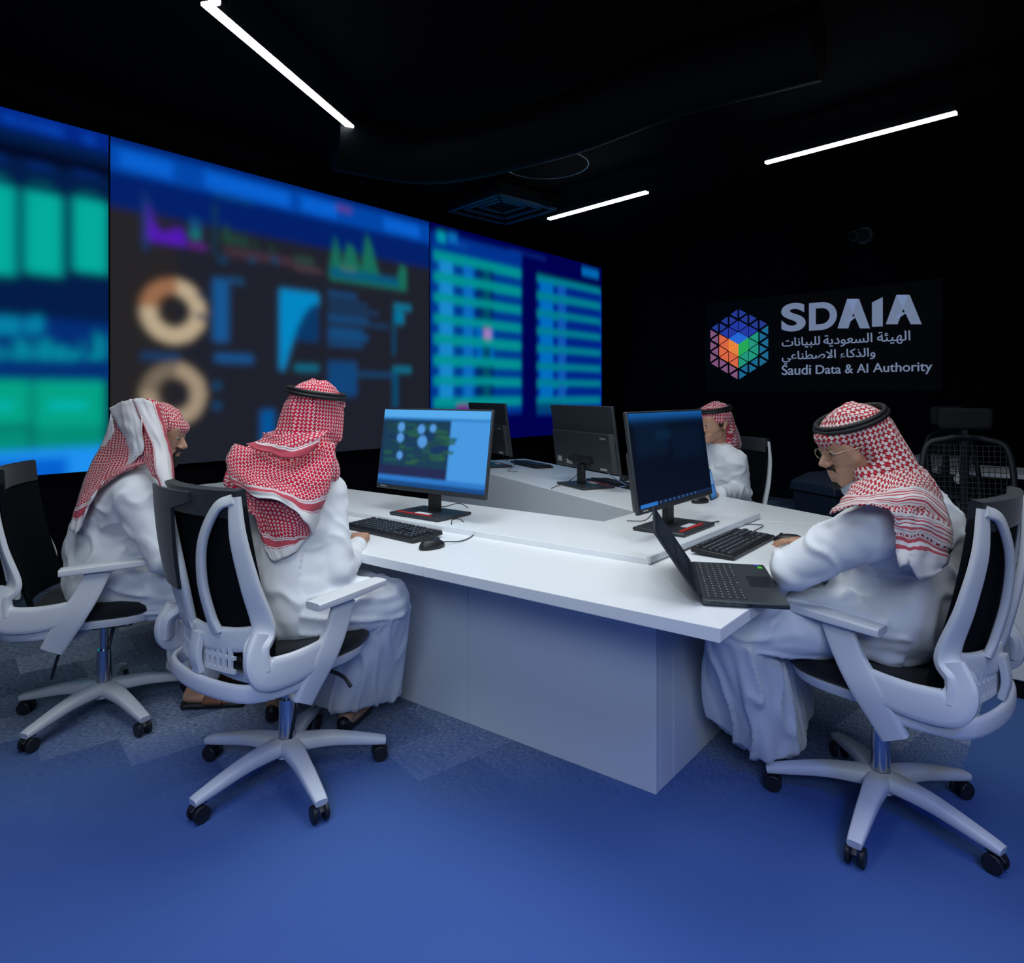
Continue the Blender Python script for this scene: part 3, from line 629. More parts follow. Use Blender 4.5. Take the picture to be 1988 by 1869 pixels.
# ---------------------------------------------------------------- keyboards, mice, laptop
def keyrows():
    rows = []
    rows.append([(0, 1)] + [(2 + i + (i // 4) * .5, 1) for i in range(12)] + [(15.6 + i, 1) for i in range(3)])
    rows.append([(i, 1) for i in range(13)] + [(13, 2)] + [(15.6 + i, 1) for i in range(3)] + [(19 + i, 1) for i in range(4)])
    rows.append([(0, 1.5)] + [(1.5 + i, 1) for i in range(12)] + [(13.5, 1.5)] + [(15.6 + i, 1) for i in range(3)] + [(19 + i, 1) for i in range(3)])
    rows.append([(0, 1.75)] + [(1.75 + i, 1) for i in range(11)] + [(12.75, 2.25)] + [(19 + i, 1) for i in range(3)])
    rows.append([(0, 2.25)] + [(2.25 + i, 1) for i in range(10)] + [(12.25, 2.75)] + [(16.6, 1)] + [(19 + i, 1) for i in range(3)])
    rows.append([(0, 1.25), (1.25, 1.25), (2.5, 1.25), (3.75, 6.25), (10, 1.25), (11.25, 1.25), (12.5, 2.5), (15.6, 1), (16.6, 1), (17.6, 1), (19, 2), (21, 1)])
    return rows
def keyboard(label, loc, rz, keys_as_parts=True):
    r = thing('keyboard', label, 'keyboard', loc, rz, 'black keyboards on the desk')
    W, D = .47, .165
    Mx_ = Matrix.Rotation(R(3.2), 4, 'X')
    MB().prism([(-W / 2, -D / 2), (W / 2, -D / 2), (W / 2, D / 2), (-W / 2, D / 2)], .0, .016, M=Matrix.Translation((0, 0, .0055)) @ Mx_).build('body', M_bplastic, r, bevel=.004)
    u = .0197; x0 = -W / 2 + .010; meshes = {}; allk = MB()
    for ri, row in enumerate(keyrows()):
        y = D / 2 - .02 - ri * .0232 - (.004 if ri else 0)
        for kx, kw in row:
            cx = x0 + (kx + kw / 2) * u; kw_ = kw * u - .003
            if not keys_as_parts: allk.box((cx, y, .0255), (kw_, .0185, .006), M=Mx_); continue
            if kw not in meshes:
                mb = MB(); a, c = kw_ / 2, .0098
                mb.rings([[(-a, -c, 0), (a, -c, 0), (a, c, 0), (-a, c, 0)], [(-a + .0015, -c + .0015, .0065), (a - .0015, -c + .0015, .0065), (a - .0015, c - .001, .0065), (-a + .0015, c - .001, .0065)]])
                mb.cur = 1
                if kw < 3: mb.box((-a * .35, .002, .0066), (.0045, .0035, .0004))
                o = mb.build('key', [M_key, M_legend], r, smooth=False); meshes[kw] = o.data
            else: o = link('key', meshes[kw], r, smooth=False)
            o.location = Mx_ @ Vector((cx, y, .0225)); o.rotation_euler = (R(3.2), 0, 0)
    if not keys_as_parts: allk.build('keys', M_key, r, smooth=False)
    return r
kb1 = keyboard('full-size black keyboard under the hand of the man with the crossed scarf', (-.52, 2.9, DT), math.atan2(-.66, .75))
kb3 = keyboard('black keyboard between the laptop and the mouse of the man in glasses', (.878, 2.64, DT), R(51.5))
keyboard('black keyboard lying alone at the far end of the desk', (.16, 5.62, DT), R(116), False)
keyboard('black keyboard behind the middle monitor of the far wing', (.68, 4.40, DT), R(116), False)
def mouse(label, loc, rz):
    r = thing('computer_mouse', label, 'mouse', loc, rz, 'black mice on the desk')
    rings = []
    n = 20
    for z, sx_, sy_, oy in ((0.001, .030, .056, 0), (.008, .033, .060, 0), (.018, .0315, .056, 0), (.028, .026, .044, -.004), (.034, .017, .028, -.008), (.036, .006, .01, -.008)):
        rings.append([(sx_ * math.cos(2 * math.pi * i / n) * 1.0, oy + sy_ * math.sin(2 * math.pi * i / n), z) for i in range(n)])
    MB().rings(rings).build('shell', M_bplastic, r, angle=180)
    MB().cyl((-.004, .028, .029), (.004, .028, .029), .0085, n=16).build('scroll_wheel', M_darkgrey, r)
    return r
mouse('black mouse on the near worktop, right of the keyboard and unattended', (-.312, 2.61, DT), R(-45))
mouse('black mouse behind the dark-screened monitor on the far wing', (1.04, 3.70, DT), R(-60))
mouse('black mouse under the fingers of the man in glasses', (1.118, 2.705, DT), R(60))
mouse('black mouse under the hand reaching from behind the desk', (.785, 4.66, DT), R(150))
z = DT + .004
cable('mouse_cable', [(-.27, 2.66, z + .01), (-.205, 2.72, z), (-.165, 2.84, z), (-.19, 2.98, z + .0), (-.235, 3.03, z + .03), (-.27, 2.99, z + .03), (-.255, 2.93, z)], 'thin black mouse cable curling on the near worktop')
cable('mouse_cable', [(1.07, 2.75, z + .004), (1.03, 2.78, z), (1.045, 2.90, z), (1.13, 3.02, z + .005), (1.03, 3.08, z), (.93, 3.03, z + .02), (.92, 2.98, UT + .01), (.86, 2.98, UT + .004)], 'thin black mouse cable by the hand of the man in glasses')
zz = UT + .004
cable('monitor_cable', [(-.37, 3.25, zz + .10), (-.35, 3.30, zz + .02), (-.27, 3.36, zz + .025), (-.22, 3.38, zz)], 'short black cable behind the lit monitor')
cable('monitor_cable', [(.64, 2.96, zz + .08), (.60, 3.0, zz + .01), (.52, 3.03, zz)], 'black cable behind the dark-screened monitor')
cable('monitor_cable', [(.44, 4.16, zz + .10), (.36, 4.20, zz + .03), (.28, 4.18, zz + .0), (.24, 4.08, zz)], 'black cable hanging from the middle monitor of the far wing')
cable('monitor_cable', [(-.10, 5.30, zz + .12), (-.04, 5.2, zz + .06), (0, 5.12, zz + .1), (.02, 5.05, zz + .04), (-.03, 5.0, zz), (.04, 4.96, zz)], 'looped black cable below the farthest monitor')
cable('network_cable', [(.62, 4.36, zz + .06), (.68, 4.28, zz + .02), (.72, 4.2, zz + .0), (.66, 4.12, zz + .002)], 'pale blue cable behind the middle monitor of the far wing', .003, mat('blue_cable_jacket', (.2, .35, .6, 1), .5))
cable('monitor_cable', [(-1.10, 4.02, zz), (-1.05, 3.98, zz + .02), (-1.0, 3.93, zz)], 'end of a black cable on the shelf beside the shoulder of the seated man')

# laptop
hn = Vector((.538, 1.894, 0)); hf = Vector((.628, 2.33, 0)); hd = (hf - hn).normalized(); pd = Vector((hd.y, -hd.x, 0)); LW = (hf - hn).length; LD = .235
lap = thing('laptop', 'open dark grey laptop at the near corner of the white desk', 'laptop', (hn.x, hn.y, DT), math.atan2(hd.y, hd.x))
# local x along hinge, local -y towards the palm rest
M_lap = mat('dark_grey_laptop', (.030, .036, .042, 1), .45, .1)
MB().prism([(0, 0), (LW, 0), (LW, -LD), (0, -LD)], .004, .019).build('base', M_lap, lap, bevel=.004)
u = (LW - .05) / 15; nk = 0; km = {}
for ri in range(6):
    for ci in range(15):
        if ri == 5 and 4 <= ci <= 8:
            if ci != 6: continue
            kw = 5 * u - .003
        else: kw = u - .003
        if kw not in km:
            mb = MB(); mb.box((0, 0, 0), (kw, .0165, .0016)); mb.cur = 1; mb.box((-.002, .001, .0009), (.004, .003, .0003))
            o = mb.build('key', [M_key, M_legend], lap, smooth=False); km[kw] = o.data
        else: o = link('key', km[kw], lap, smooth=False)
        o.location = (.025 + (ci + .5) * u, -.022 - ri * .0195, .0198)
MB().box((LW / 2, -LD + .045, .0192), (.125, .072, .0006)).build('touchpad', mat('touchpad', (.016, .019, .023, 1), .3), lap, smooth=False)
mb = MB(); mb.box((LW - .045, -LD + .02, .0194), (.026, .014, .0007)); mb.build('green_sticker', mat('green_sticker', (.10, .55, .03, 1), .5), lap, smooth=False)
MB().box((LW - .018, -LD + .028, .0194), (.016, .014, .0007)).build('blue_sticker', mat('blue_sticker', (.02, .05, .45, 1), .5), lap, smooth=False)
mb = MB()
for x in (.03, .055, .09, .12): pass
for i, (y, l_) in enumerate(((-.03, .012), (-.055, .02), (-.085, .010), (-.13, .014))): mb.box((-.0003, y, .012), (.001, l_, .005))
mb.build('port', M_bplastic, lap, smooth=False)
c_, s_ = .128, .19; Ln = math.hypot(c_, s_)
lid = Matrix.Translation((0, .004, .018)) @ Matrix.Rotation(math.atan2(s_, c_), 4, 'X')      # lid lies along local +y, raised
MB().box((LW / 2, Ln / 2, -.003), (LW, Ln, .006), M=lid).build('lid', M_lap, lap, bevel=.002)
# dark display, its mirrored look painted as paler rectangles
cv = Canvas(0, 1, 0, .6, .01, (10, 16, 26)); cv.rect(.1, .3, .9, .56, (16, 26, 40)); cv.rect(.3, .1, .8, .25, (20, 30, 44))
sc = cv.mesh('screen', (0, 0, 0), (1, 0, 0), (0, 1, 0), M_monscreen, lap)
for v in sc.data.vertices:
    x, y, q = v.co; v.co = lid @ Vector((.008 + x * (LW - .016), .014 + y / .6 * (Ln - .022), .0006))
MB().cyl((.03, .002, .019), (LW - .03, .002, .019), .006, n=14).build('hinge', M_bplastic, lap)
# tablet by the far man
tp = Vector((1.155, 3.83, DT)); tab = thing('tablet', 'blue-edged tablet standing beside the dark-screened monitor before the far man', 'tablet', tp, R(58))
tm = Matrix.Rotation(R(-14), 4, 'X'); MB().box((0, 0, .085), (.13, .009, .17), M=tm).build('body', mat('blue_black_tablet', (.01, .03, .07, 1), .4), tab, bevel=.003)
cv = Canvas(0, 1, 0, 1, .02, (40, 90, 150)); cv.rect(.1, .5, .9, .9, (90, 140, 190)); cv.rect(.1, .1, .7, .4, (60, 110, 170)); sc = cv.mesh('screen', (0, 0, 0), (1, 0, 0), (0, 0, 1), M_monscreen, tab)
for v in sc.data.vertices: x, y, q = v.co; v.co = tm @ Vector((-.058 + x * .116, -.0055, .008 + q * .154))
# ---------------------------------------------------------------- task chairs (local: seat faces +y)
def spin_base(root, ang):
    for c in children(root):
        if c.name.split('.')[0] in ('base_leg', 'caster'): c.rotation_euler = (0, 0, ang)
def task_chair(label, leg_rot=0):
    r = thing('office_chair', label, 'chair', group='white framed task chairs round the desk')
    # star base
    mb = MB(); mb.lathe([(.0, .075), (.045, .075), (.05, .10), (.042, .135), (.0, .135)]); mb.build('base_hub', M_wplastic, r)
    for k in range(5):
        a = leg_rot + 2 * math.pi * k / 5; d = Vector((math.cos(a), math.sin(a), 0)); s = Vector((-d.y, d.x, 0))
        MB().sweep([d * .03 + Vector((0, 0, .112)), d * .16 + Vector((0, 0, .105)), d * .30 + Vector((0, 0, .078)), d * .345 + Vector((0, 0, .068))], [.075, .058, .046, .040], [.05, .042, .03, .024], side=s, pw=4).build('base_leg', M_wplastic, r)
        c = d * .325; cs_ = MB(); cs_.cyl(c + Vector((0, 0, .05)), c + Vector((0, 0, .075)), .010, n=12)
        cs_.sweep([c + s * .0 + Vector((0, 0, .056)) - d * .022, c + Vector((0, 0, .060)), c + d * .026 + Vector((0, 0, .040))], .02, .012, side=s)
        co = cs_.build('caster', M_bplastic, r)
        for sg in (-1, 1): MB().cyl(c + s * (.012 * sg) + Vector((0, 0, .028)), c + s * (.026 * sg) + Vector((0, 0, .028)), .0275, n=22).build('wheel', M_bplastic, co, bevel=.003)
    MB().cyl((0, 0, .10), (0, 0, .27), .030, .026).build('gas_cylinder', M_chrome, r); MB().cyl((0, 0, .26), (0, 0, .40), .016).build('piston', M_chrome, r)
    MB().box((0, -.01, .405), (.19, .26, .05)).build('tilt_mechanism', M_darkgrey, r, bevel=.012)
    MB().tube([(.09, .05, .39), (.22, .06, .385), (.27, .06, .36)], .007).build('lever', M_bplastic, r)
    MB().tube([(.13, -.08, .39), (.20, -.10, .37), (.215, -.12, .33), (.215, -.14, .25)], .006).build('tension_crank', M_bplastic, r)
    # seat
    def ov(sx_, sy_, oy, z, n=40, p=2.8):
        out = []
        for i in range(n):
            t = 2 * math.pi * i / n; ca, sa = math.cos(t), math.sin(t); e = 2 / p
            out.append((sx_ * math.copysign(abs(ca) ** e, ca), oy + sy_ * math.copysign(abs(sa) ** e, sa), z + .018 * max(0, -sa) * 0 - (.03 * max(0, sa - .75) * 2)))
        return out
    MB().rings([ov(.19, .18, 0, .425), ov(.235, .235, 0, .43), ov(.245, .245, .0, .455), ov(.245, .245, 0, .462)]).build('seat_shell', M_wplastic, r, angle=60)
    MB().rings([ov(.235, .24, .01, .462), ov(.250, .252, .012, .475), ov(.250, .252, .012, .495), ov(.235, .238, .012, .512), ov(.18, .18, .01, .520), ov(.05, .05, .01, .517)]).build('seat', M_bfabric, r, angle=80)
    # rear rim band round the seat
    pts = [(-.262, -.06, .45), (-.262, -.20, .447), (-.20, -.30, .445), (0, -.335, .445), (.20, -.30, .445), (.262, -.20, .447), (.262, -.06, .45)]
    MB().sweep(pts, .055, .022, side=(0, 0, 1), pw=3).build('rear_rim', M_wplastic, r)
    # armrests
    for sg in (-1, 1):
        ar = MB().sweep([(sg * .275, -.10, .672), (sg * .272, .05, .68), (sg * .262, .20, .684)], [.07, .078, .062], [.026, .03, .024], side=(1, 0, 0), pw=5).build('armrest', M_wplastic, r)
        MB().sweep([(sg * .275, .03, .67), (sg * .280, -.01, .58), (sg * .280, -.065, .49), (sg * .262, -.13, .375)], [.085, .085, .095, .08], [.022, .026, .028, .026], side=(0, 1, .12), pw=5).build('arm_post', M_wplastic, ar)
        MB().sweep([(sg * .26, -.12, .385), (sg * .18, -.10, .385), (sg * .08, -.05, .40)], .07, .022, side=(0, 1, 0)).build('arm_bracket', M_wplastic, ar)
    # back: mesh surface
    def bp(u, v):      # u -1..1 across, v 0..1 up
        x = u * (.225 - .012 * v + .012 * math.sin(v * math.pi)); y = -.245 - .02 * math.sin(v * math.pi * .9) - .085 * v + .06 * u * u * (1 - .35 * v); return Vector((x, y, .52 + .53 * v))
    N, K = 24, 26; fr, bk = [], []
    for j in range(K + 1):
        v = j / K; row = []
        sh_ = 1 - .10 * max(0, (v - .88) / .12) ** 2 - .06 * max(0, (.1 - v) / .1)
        for i in range(N + 1): row.append(bp((i / N * 2 - 1) * sh_, v))
        fr.append(row)
    mb = MB(); off = Vector((0, -.016, 0)); vs = [p for row in fr for p in row] + [p + off for row in fr for p in row]; n1 = N + 1; h = n1 * (K + 1); fs = []
    for j in range(K):
        for i in range(N):
            a = j * n1 + i; fs += [(a, a + 1, a + n1 + 1, a + n1), (h + a, h + a + n1, h + a + n1 + 1, h + a + 1)]
    for i in range(N): fs += [(i, h + i, h + i + 1, i + 1), (K * n1 + i, K * n1 + i + 1, h + K * n1 + i + 1, h + K * n1 + i)]
    for j in range(K): fs += [(j * n1, (j + 1) * n1, h + (j + 1) * n1, h + j * n1), (j * n1 + N, h + j * n1 + N, h + (j + 1) * n1 + N, (j + 1) * n1 + N)]
    mb.add(vs, fs).build('backrest', M_mesh, r, angle=60)
    # white back frame
    B_ = lambda u, v, o=.034: bp(u, v) + Vector((0, -o, 0))
    fm = MB()
    for sg in (-1, 1):
        # outer upright with the J-shaped side
        fm.sweep([B_(sg * .93, .985, .022), B_(sg * .95, .75), B_(sg * .99, .48), B_(sg * 1.04, .22, .036), Vector((sg * .252, -.285, .585)), Vector((sg * .264, -.285, .52))],
                 [.040, .055, .062, .070, .076, .070], [.018, .022, .024, .028, .034, .034], side=[(sg, .35, 0), (sg, .4, 0), (sg, .5, 0), (sg * .8, .6, 0), (sg * .6, .8, 0), (sg * .5, .85, 0)], n=48, pw=4)
        fm.sweep([Vector((sg * .252, -.272, .63)), Vector((sg * .262, -.292, .565)), Vector((sg * .272, -.27, .515)), Vector((sg * .278, -.20, .503)), Vector((sg * .280, -.12, .508)), Vector((sg * .280, -.05, .52))],
                 [.05, .078, .098, .098, .092, .085], [.030, .034, .034, .032, .028, .024], side=[(0, 1, 0), (0, 1, .25), (0, .7, .7), (0, .12, 1), (0, 0, 1), (0, 0, 1)], n=48, pw=4)
        # inner curved member
        fm.sweep([B_(sg * .93, .975, .026), B_(sg * .68, .92, .036), B_(sg * .38, .72, .042), B_(sg * .26, .48, .044), B_(sg * .28, .27, .044), B_(sg * .34, .17, .044)], [.034, .032, .034, .036, .04, .05], [.018, .02, .022, .024, .024, .024], side=[(1, 0, -sg * 1), (1, 0, -sg * 1), (1, 0, 0), (1, 0, 0), (1, 0, 0), (1, 0, 0)], n=40, pw=3.5)
    fm.sweep([B_(-1.0, .17, .036), B_(-.6, .135, .042), B_(0, .125, .046), B_(.6, .135, .042), B_(1.0, .17, .036)], .075, .024, side=(0, 0, 1), n=30, pw=4)
    fm.build('back_frame', M_wplastic, r)
    # perforated lumbar plate
    lm = MB(); nz, nx = 2, 12
    zs = [.49, .503, .532, .543, .572, .585]
    def lp(x, z): return Vector((x, -.315 + .9 * x * x, z))
    xs = [-.15 + .30 * i / (nx * 2 + 0) for i in range(nx * 2 + 1)]
    for i in range(nx * 2):
        for j in range(5):
            if i % 2 == 1 and j in (1, 3): continue
            a, b_ = xs[i], xs[i + 1]; z0_, z1_ = zs[j], zs[j + 1]; t = Vector((0, .008, 0))
            q = [lp(a, z0_), lp(b_, z0_), lp(b_, z1_), lp(a, z1_)]; lm.rings([[p for p in q], [p + t for p in q]])
    lo = lm.build('lumbar_support', M_wplastic, r, smooth=False)
    MB().sweep([(0, -.325, .60), (0, -.335, .53), (0, -.325, .478)], .05, .022, side=(1, 0, 0), pw=5).build('lumbar_bracket', M_wplastic, r)
    mb = MB()
    for sg in (-1, 1): mb.cyl((sg * .262, -.262, .565), (sg * .272, -.262, .565), .008, n=12)
    mb.build('screw', M_chrome, r)
    # top cover of black fabric
    mb = MB(); tp_ = []
    for v, o0, o1 in ((1.03, -.002, .002), (1.02, .006, -.028), (.93, .006, -.028), (.86, .005, -.025)):
        rowf = [bp(u, min(v, 1.0)) + Vector((0, o0, (v - min(v, 1)) * .5)) for u in np.linspace(-.98, .98, 17)]; rowb = [bp(u, min(v, 1.0)) + Vector((0, o1, (v - min(v, 1)) * .5)) for u in np.linspace(.98, -.98, 17)]
        tp_.append(rowf + rowb)
    mb.rings(tp_).build('top_cover', M_ribbed, r, angle=60)
    return r, bp
ch2, BP = task_chair('white framed chair in the centre foreground, its black fabric back toward the camera', 0)
ch2.location = (0, 0, 0)
ch1 = dup(ch2, (-1.73, 2.84, 0), R(-68), 'white framed chair at the far left under the bearded man')
ch3 = dup(ch2, (1.195, 2.17, 0), R(42), 'white framed chair at the right under the man in glasses')
ch4 = dup(ch2, (1.28, 4.38, 0), R(116), 'white framed chair half hidden behind the desk, under the far man')
ch2.location = (-.80, 2.38, 0); ch2.rotation_euler = (0, 0, R(-36)); spin_base(ch2, R(54)); spin_base(ch1, R(33)); spin_base(ch3, R(44))
# ribbed cloth slung over the left half of the foreground chair's back
mb = MB(); rowl = []
for v in np.linspace(1.01, .40, 12):
    u0, u1 = -1.0, (.35 if v > .93 else -.10 - .22 * (1 - v))
    us = np.linspace(u0, u1, 12)
    rowl.append([BP(u, v) + Vector((0, -.056, 0)) for u in us] + [BP(u, v) + Vector((-.004, -.066, 0)) for u in us[::-1]])
mb.rings(rowl).build('back_cover', M_ribbed, ch2, angle=60)

mb = MB(); rowl = []
for v in np.linspace(.44, .12, 8):
    us = np.linspace(-1.0, -.30 + .2 * (.44 - v), 10)
    rowl.append([BP(u, v) + Vector((0, -.044, 0)) for u in us] + [BP(u, v) + Vector((0, -.056, 0)) for u in us[::-1]])
mb.rings(rowl).build('lower_back_plate', M_wplastic, ch2, angle=60, bevel=.002)

# ---------------------------------------------------------------- dim things behind the man in glasses
def P0(x, y, h): return P(x, y, h)
M_dkfab = mat('dark_mesh_chair_fabric', (.010, .011, .014, 1), .9)
def dark_chair(label, loc, rz):
    r = thing('office_chair', label, 'chair', loc, rz, 'black mesh chairs standing empty at the right')
    MB().lathe([(0, .06), (.04, .06), (.04, .12), (0, .12)]).build('base_hub', M_bplastic, r)
    for k in range(5):
        a = 2 * math.pi * k / 5; d = Vector((math.cos(a), math.sin(a), 0)); MB().sweep([d * .03 + Vector((0, 0, .1)), d * .3 + Vector((0, 0, .07))], .05, .03, side=(-d.y, d.x, 0)).build('base_leg', M_bplastic, r)
        MB().cyl(d * .3 + Vector((-d.y, d.x, 0)) * .02 + Vector((0, 0, .03)), d * .3 - Vector((-d.y, d.x, 0)) * .02 + Vector((0, 0, .03)), .03).build('caster', M_bplastic, r)
    MB().cyl((0, 0, .1), (0, 0, .42), .022).build('gas_cylinder', M_chrome, r)
    MB().box((0, 0, .47), (.48, .47, .07)).build('seat', M_bfabric, r, bevel=.03, seg=4)
    mb = MB()
    for sg in (-1, 1): mb.sweep([(sg * .2, -.23, .5), (sg * .235, -.27, .75), (sg * .21, -.31, 1.02), (sg * .1, -.32, 1.08), (0, -.32, 1.09)], .035, .025)
    mb.sweep([(0, -.27, .42), (0, -.33, .6), (0, -.34, .9), (0, -.33, 1.06)], .05, .03); mb.build('back_frame', M_bplastic, r)
    # grid of open mesh
    mb = MB()
    for i in range(15): x = -.20 + .4 * i / 14; mb.tube([(x, -.235, .52), (x, -.28, .78), (x, -.305, 1.04)], .0022, n=5, smooth=2)
    for j in range(17): z_ = .54 + .5 * j / 16; mb.tube([(-.2, -.24 - .13 * (z_ - .52), z_), (.2, -.24 - .13 * (z_ - .52), z_)], .0022, n=5, smooth=2)
    mb.build('back_mesh', mat('grey_netting', (.035, .038, .045, 1), .7), r)
    MB().box((0, -.33, 1.20), (.28, .05, .13)).build('headrest', M_dkfab, r, bevel=.025, seg=4); MB().box((0, -.345, 1.1), (.03, .02, .12)).build('headrest_post', M_bplastic, r)
    for sg in (-1, 1):
        a = MB().box((sg * .27, .0, .69), (.07, .26, .03)).build('armrest', M_bplastic, r, bevel=.01); MB().box((sg * .27, -.02, .56), (.03, .05, .25)).build('arm_post', mat('grey_arm_metal', (.18, .2, .22, 1), .4), a, bevel=.005)
    MB().cyl((.02, -.36, .83), (.02, -.374, .83), .03).build('badge', M_label, r)
    return r
dark_chair('front one of the two empty black mesh chairs behind the man in glasses', (2.62, 3.75, 0), R(158))
dark_chair('rear one of the two empty black mesh chairs in the dark at the right', (3.12, 4.32, 0), R(200))
def simple_table(label, a, w_, d_, h, rz):
    r = thing('side_table', label, 'table', a, rz, None); MB().box((0, 0, h - .015), (w_, d_, .03)).build('tabletop', M_white, r, bevel=.003)
    for sx_ in (-1, 1):
        for sy_ in (-1, 1): MB().box((sx_ * (w_ / 2 - .04), sy_ * (d_ / 2 - .04), (h - .03) / 2), (.04, .04, h - .03)).build('leg', M_black, r, smooth=False)
    return r
simple_table('white table in the dark behind the man in glasses', (3.5, 5.22, 0), 1.3, .6, .78, R(-44))
pr = thing('document_box', 'grey low box lying on the white table in the dark', 'box', (3.35, 5.24, .78), R(-44)); MB().box((0, 0, .04), (.36, .28, .08)).build('body', mat('grey_box', (.3, .32, .34, 1), .6), pr, bevel=.006); MB().box((0, 0, .084), (.32, .24, .008)).build('lid', mat('grey_box_lid', (.2, .22, .24, 1), .6), pr, bevel=.003)
M_navy = mat('navy_plastic', (.006, .016, .04, 1), .6)
bn_ = thing('navy_bin', 'dark navy bin with a domed lid on the floor behind the desk', 'bin', (2.38, 4.95, 0), R(20))
MB().rings([[(-.16, -.16, 0), (.16, -.16, 0), (.16, .16, 0), (-.16, .16, 0)], [(-.2, -.2, .62), (.2, -.2, .62), (.2, .2, .62), (-.2, .2, .62)]]).build('body', M_navy, bn_, smooth=False, bevel=.01)
MB().rings([[(-.22, -.22, .63), (.22, -.22, .63), (.22, .22, .63), (-.22, .22, .63)], [(-.21, -.21, .70), (.21, -.21, .70), (.21, .21, .70), (-.21, .21, .70)], [(-.12, -.12, .77), (.12, -.12, .77), (.12, .12, .77), (-.12, .12, .77)]]).build('lid', M_navy, bn_, bevel=.01)
# white framed chair part at right edge and papers
bx = thing('white_cabinet', 'small white cabinet cut off by the right frame edge', 'cabinet', (2.42, 3.02, 0), R(52)); MB().box((0, 0, .45), (.30, .35, .74)).build('body', M_wplastic, bx, bevel=.006); MB().box((0, -.18, .62), (.26, .012, .3)).build('door', M_white, bx, bevel=.004); MB().box((.08, -.19, .62), (.015, .015, .1)).build('handle', M_darkgrey, bx); MB().box((0, 0, .04), (.28, .33, .08)).build('plinth', M_black, bx, smooth=False)
# ---------------------------------------------------------------- people
_ico = bmesh.new(); bmesh.ops.create_icosphere(_ico, subdivisions=3, radius=1); ICO = [v.co.copy() for v in _ico.verts]; _ico.free()
def V(*a): return Vector(a)
def hull_into(verts, faces, spheres):
    bm = bmesh.new()
    for p, r in spheres:
        p = Vector(p)
        for q in ICO:
            bm.verts.new(p + (Vector((q.x * r[0], q.y * r[1], q.z * r[2])) if isinstance(r, (tuple, list)) else r[1] @ q if False else q * r) if not isinstance(r, Matrix) else p + r @ q)
    res = bmesh.ops.convex_hull(bm, input=bm.verts)
    bmesh.ops.delete(bm, geom=[v for v in bm.verts if not v.link_faces], context='VERTS')
    o = len(verts); bm.verts.index_update()
    verts += [tuple(v.co) for v in bm.verts]; faces += [[v.index + o for v in f.verts] for f in bm.faces]; bm.free()
def blob_mesh(hulls, voxel, smooth=6, fac=.5):
    verts, faces = [], []
    for h in hulls: hull_into(verts, faces, h)
    me = bpy.data.meshes.new('tmp'); me.from_pydata(verts, [], faces); o = bpy.data.objects.new('tmp', me); COL.objects.link(o)
    r = o.modifiers.new('r', 'REMESH'); r.mode = 'VOXEL'; r.voxel_size = voxel
    s = o.modifiers.new('s', 'SMOOTH'); s.iterations = smooth; s.factor = fac
    dg = bpy.context.evaluated_depsgraph_get(); dg.update(); out = bpy.data.meshes.new_from_object(o.evaluated_get(dg))
    bpy.data.objects.remove(o); bpy.data.meshes.remove(me); return out
def get_co(me):
    a = np.empty(len(me.vertices) * 3); me.vertices.foreach_get('co', a); return a.reshape(-1, 3)
def get_no(me):
    a = np.empty(len(me.vertices) * 3); me.vertices.foreach_get('normal', a); return a.reshape(-1, 3)
def folds(me, bones, amp, seed=0, freq=9.0):
    """cloth folds: ridged noise stretched along the nearest limb; bones = [(a, b, along, around, amp)]"""
    co, no = get_co(me), get_no(me); best = np.full(len(co), 1e9); T = np.zeros(len(co)); K = np.zeros(len(co), int)
    for k, bn_ in enumerate(bones):
        a, b = np.array(bn_[0]), np.array(bn_[1]); ab = b - a; t = np.clip(((co - a) @ ab) / (ab @ ab), 0, 1); d = np.linalg.norm(co - (a + t[:, None] * ab), axis=1)
        w_ = d < best; best[w_] = d[w_]; T[w_] = t[w_] * np.linalg.norm(ab); K[w_] = k
    out = co.copy()
    for i in range(len(co)):
        bn_ = bones[K[i]]; a, b = Vector(bn_[0]), Vector(bn_[1]); ax = (b - a).normalized(); p = Vector(co[i]); along = (p - a).dot(ax); rad = (p - a) - ax * along
        q = ax * along * bn_[2] + rad * bn_[3] + V(seed, k * 0, 0)
        w1 = noise.noise_vector(p * 4 + V(seed, 3, 1)) * .35
        n1 = noise.noise(q + w1); n2 = noise.noise(q * 2.3 + w1 * 2 + V(9, 0, 0))
        h = max(0, 1 - abs(n1) * 4.2) ** 1.3 * 1.25 + n2 * .5 + .1
        out[i] += no[i] * (h - .3) * bn_[4]
    me.vertices.foreach_set('co', out.ravel()); me.update()
class Frame:
    def __init__(s, c, f, up=(0, 0, 1)):
        s.c = Vector(c); s.y = Vector(f).normalized(); s.x = s.y.cross(Vector(up)).normalized(); s.z = s.x.cross(s.y)
        s.M = Matrix((s.x, s.y, s.z)).transposed()
    def p(s, x, y, z): return s.c + s.x * x + s.y * y + s.z * z
    def e(s, rx, ry, rz): return s.M @ Matrix.Diagonal((rx, ry, rz))
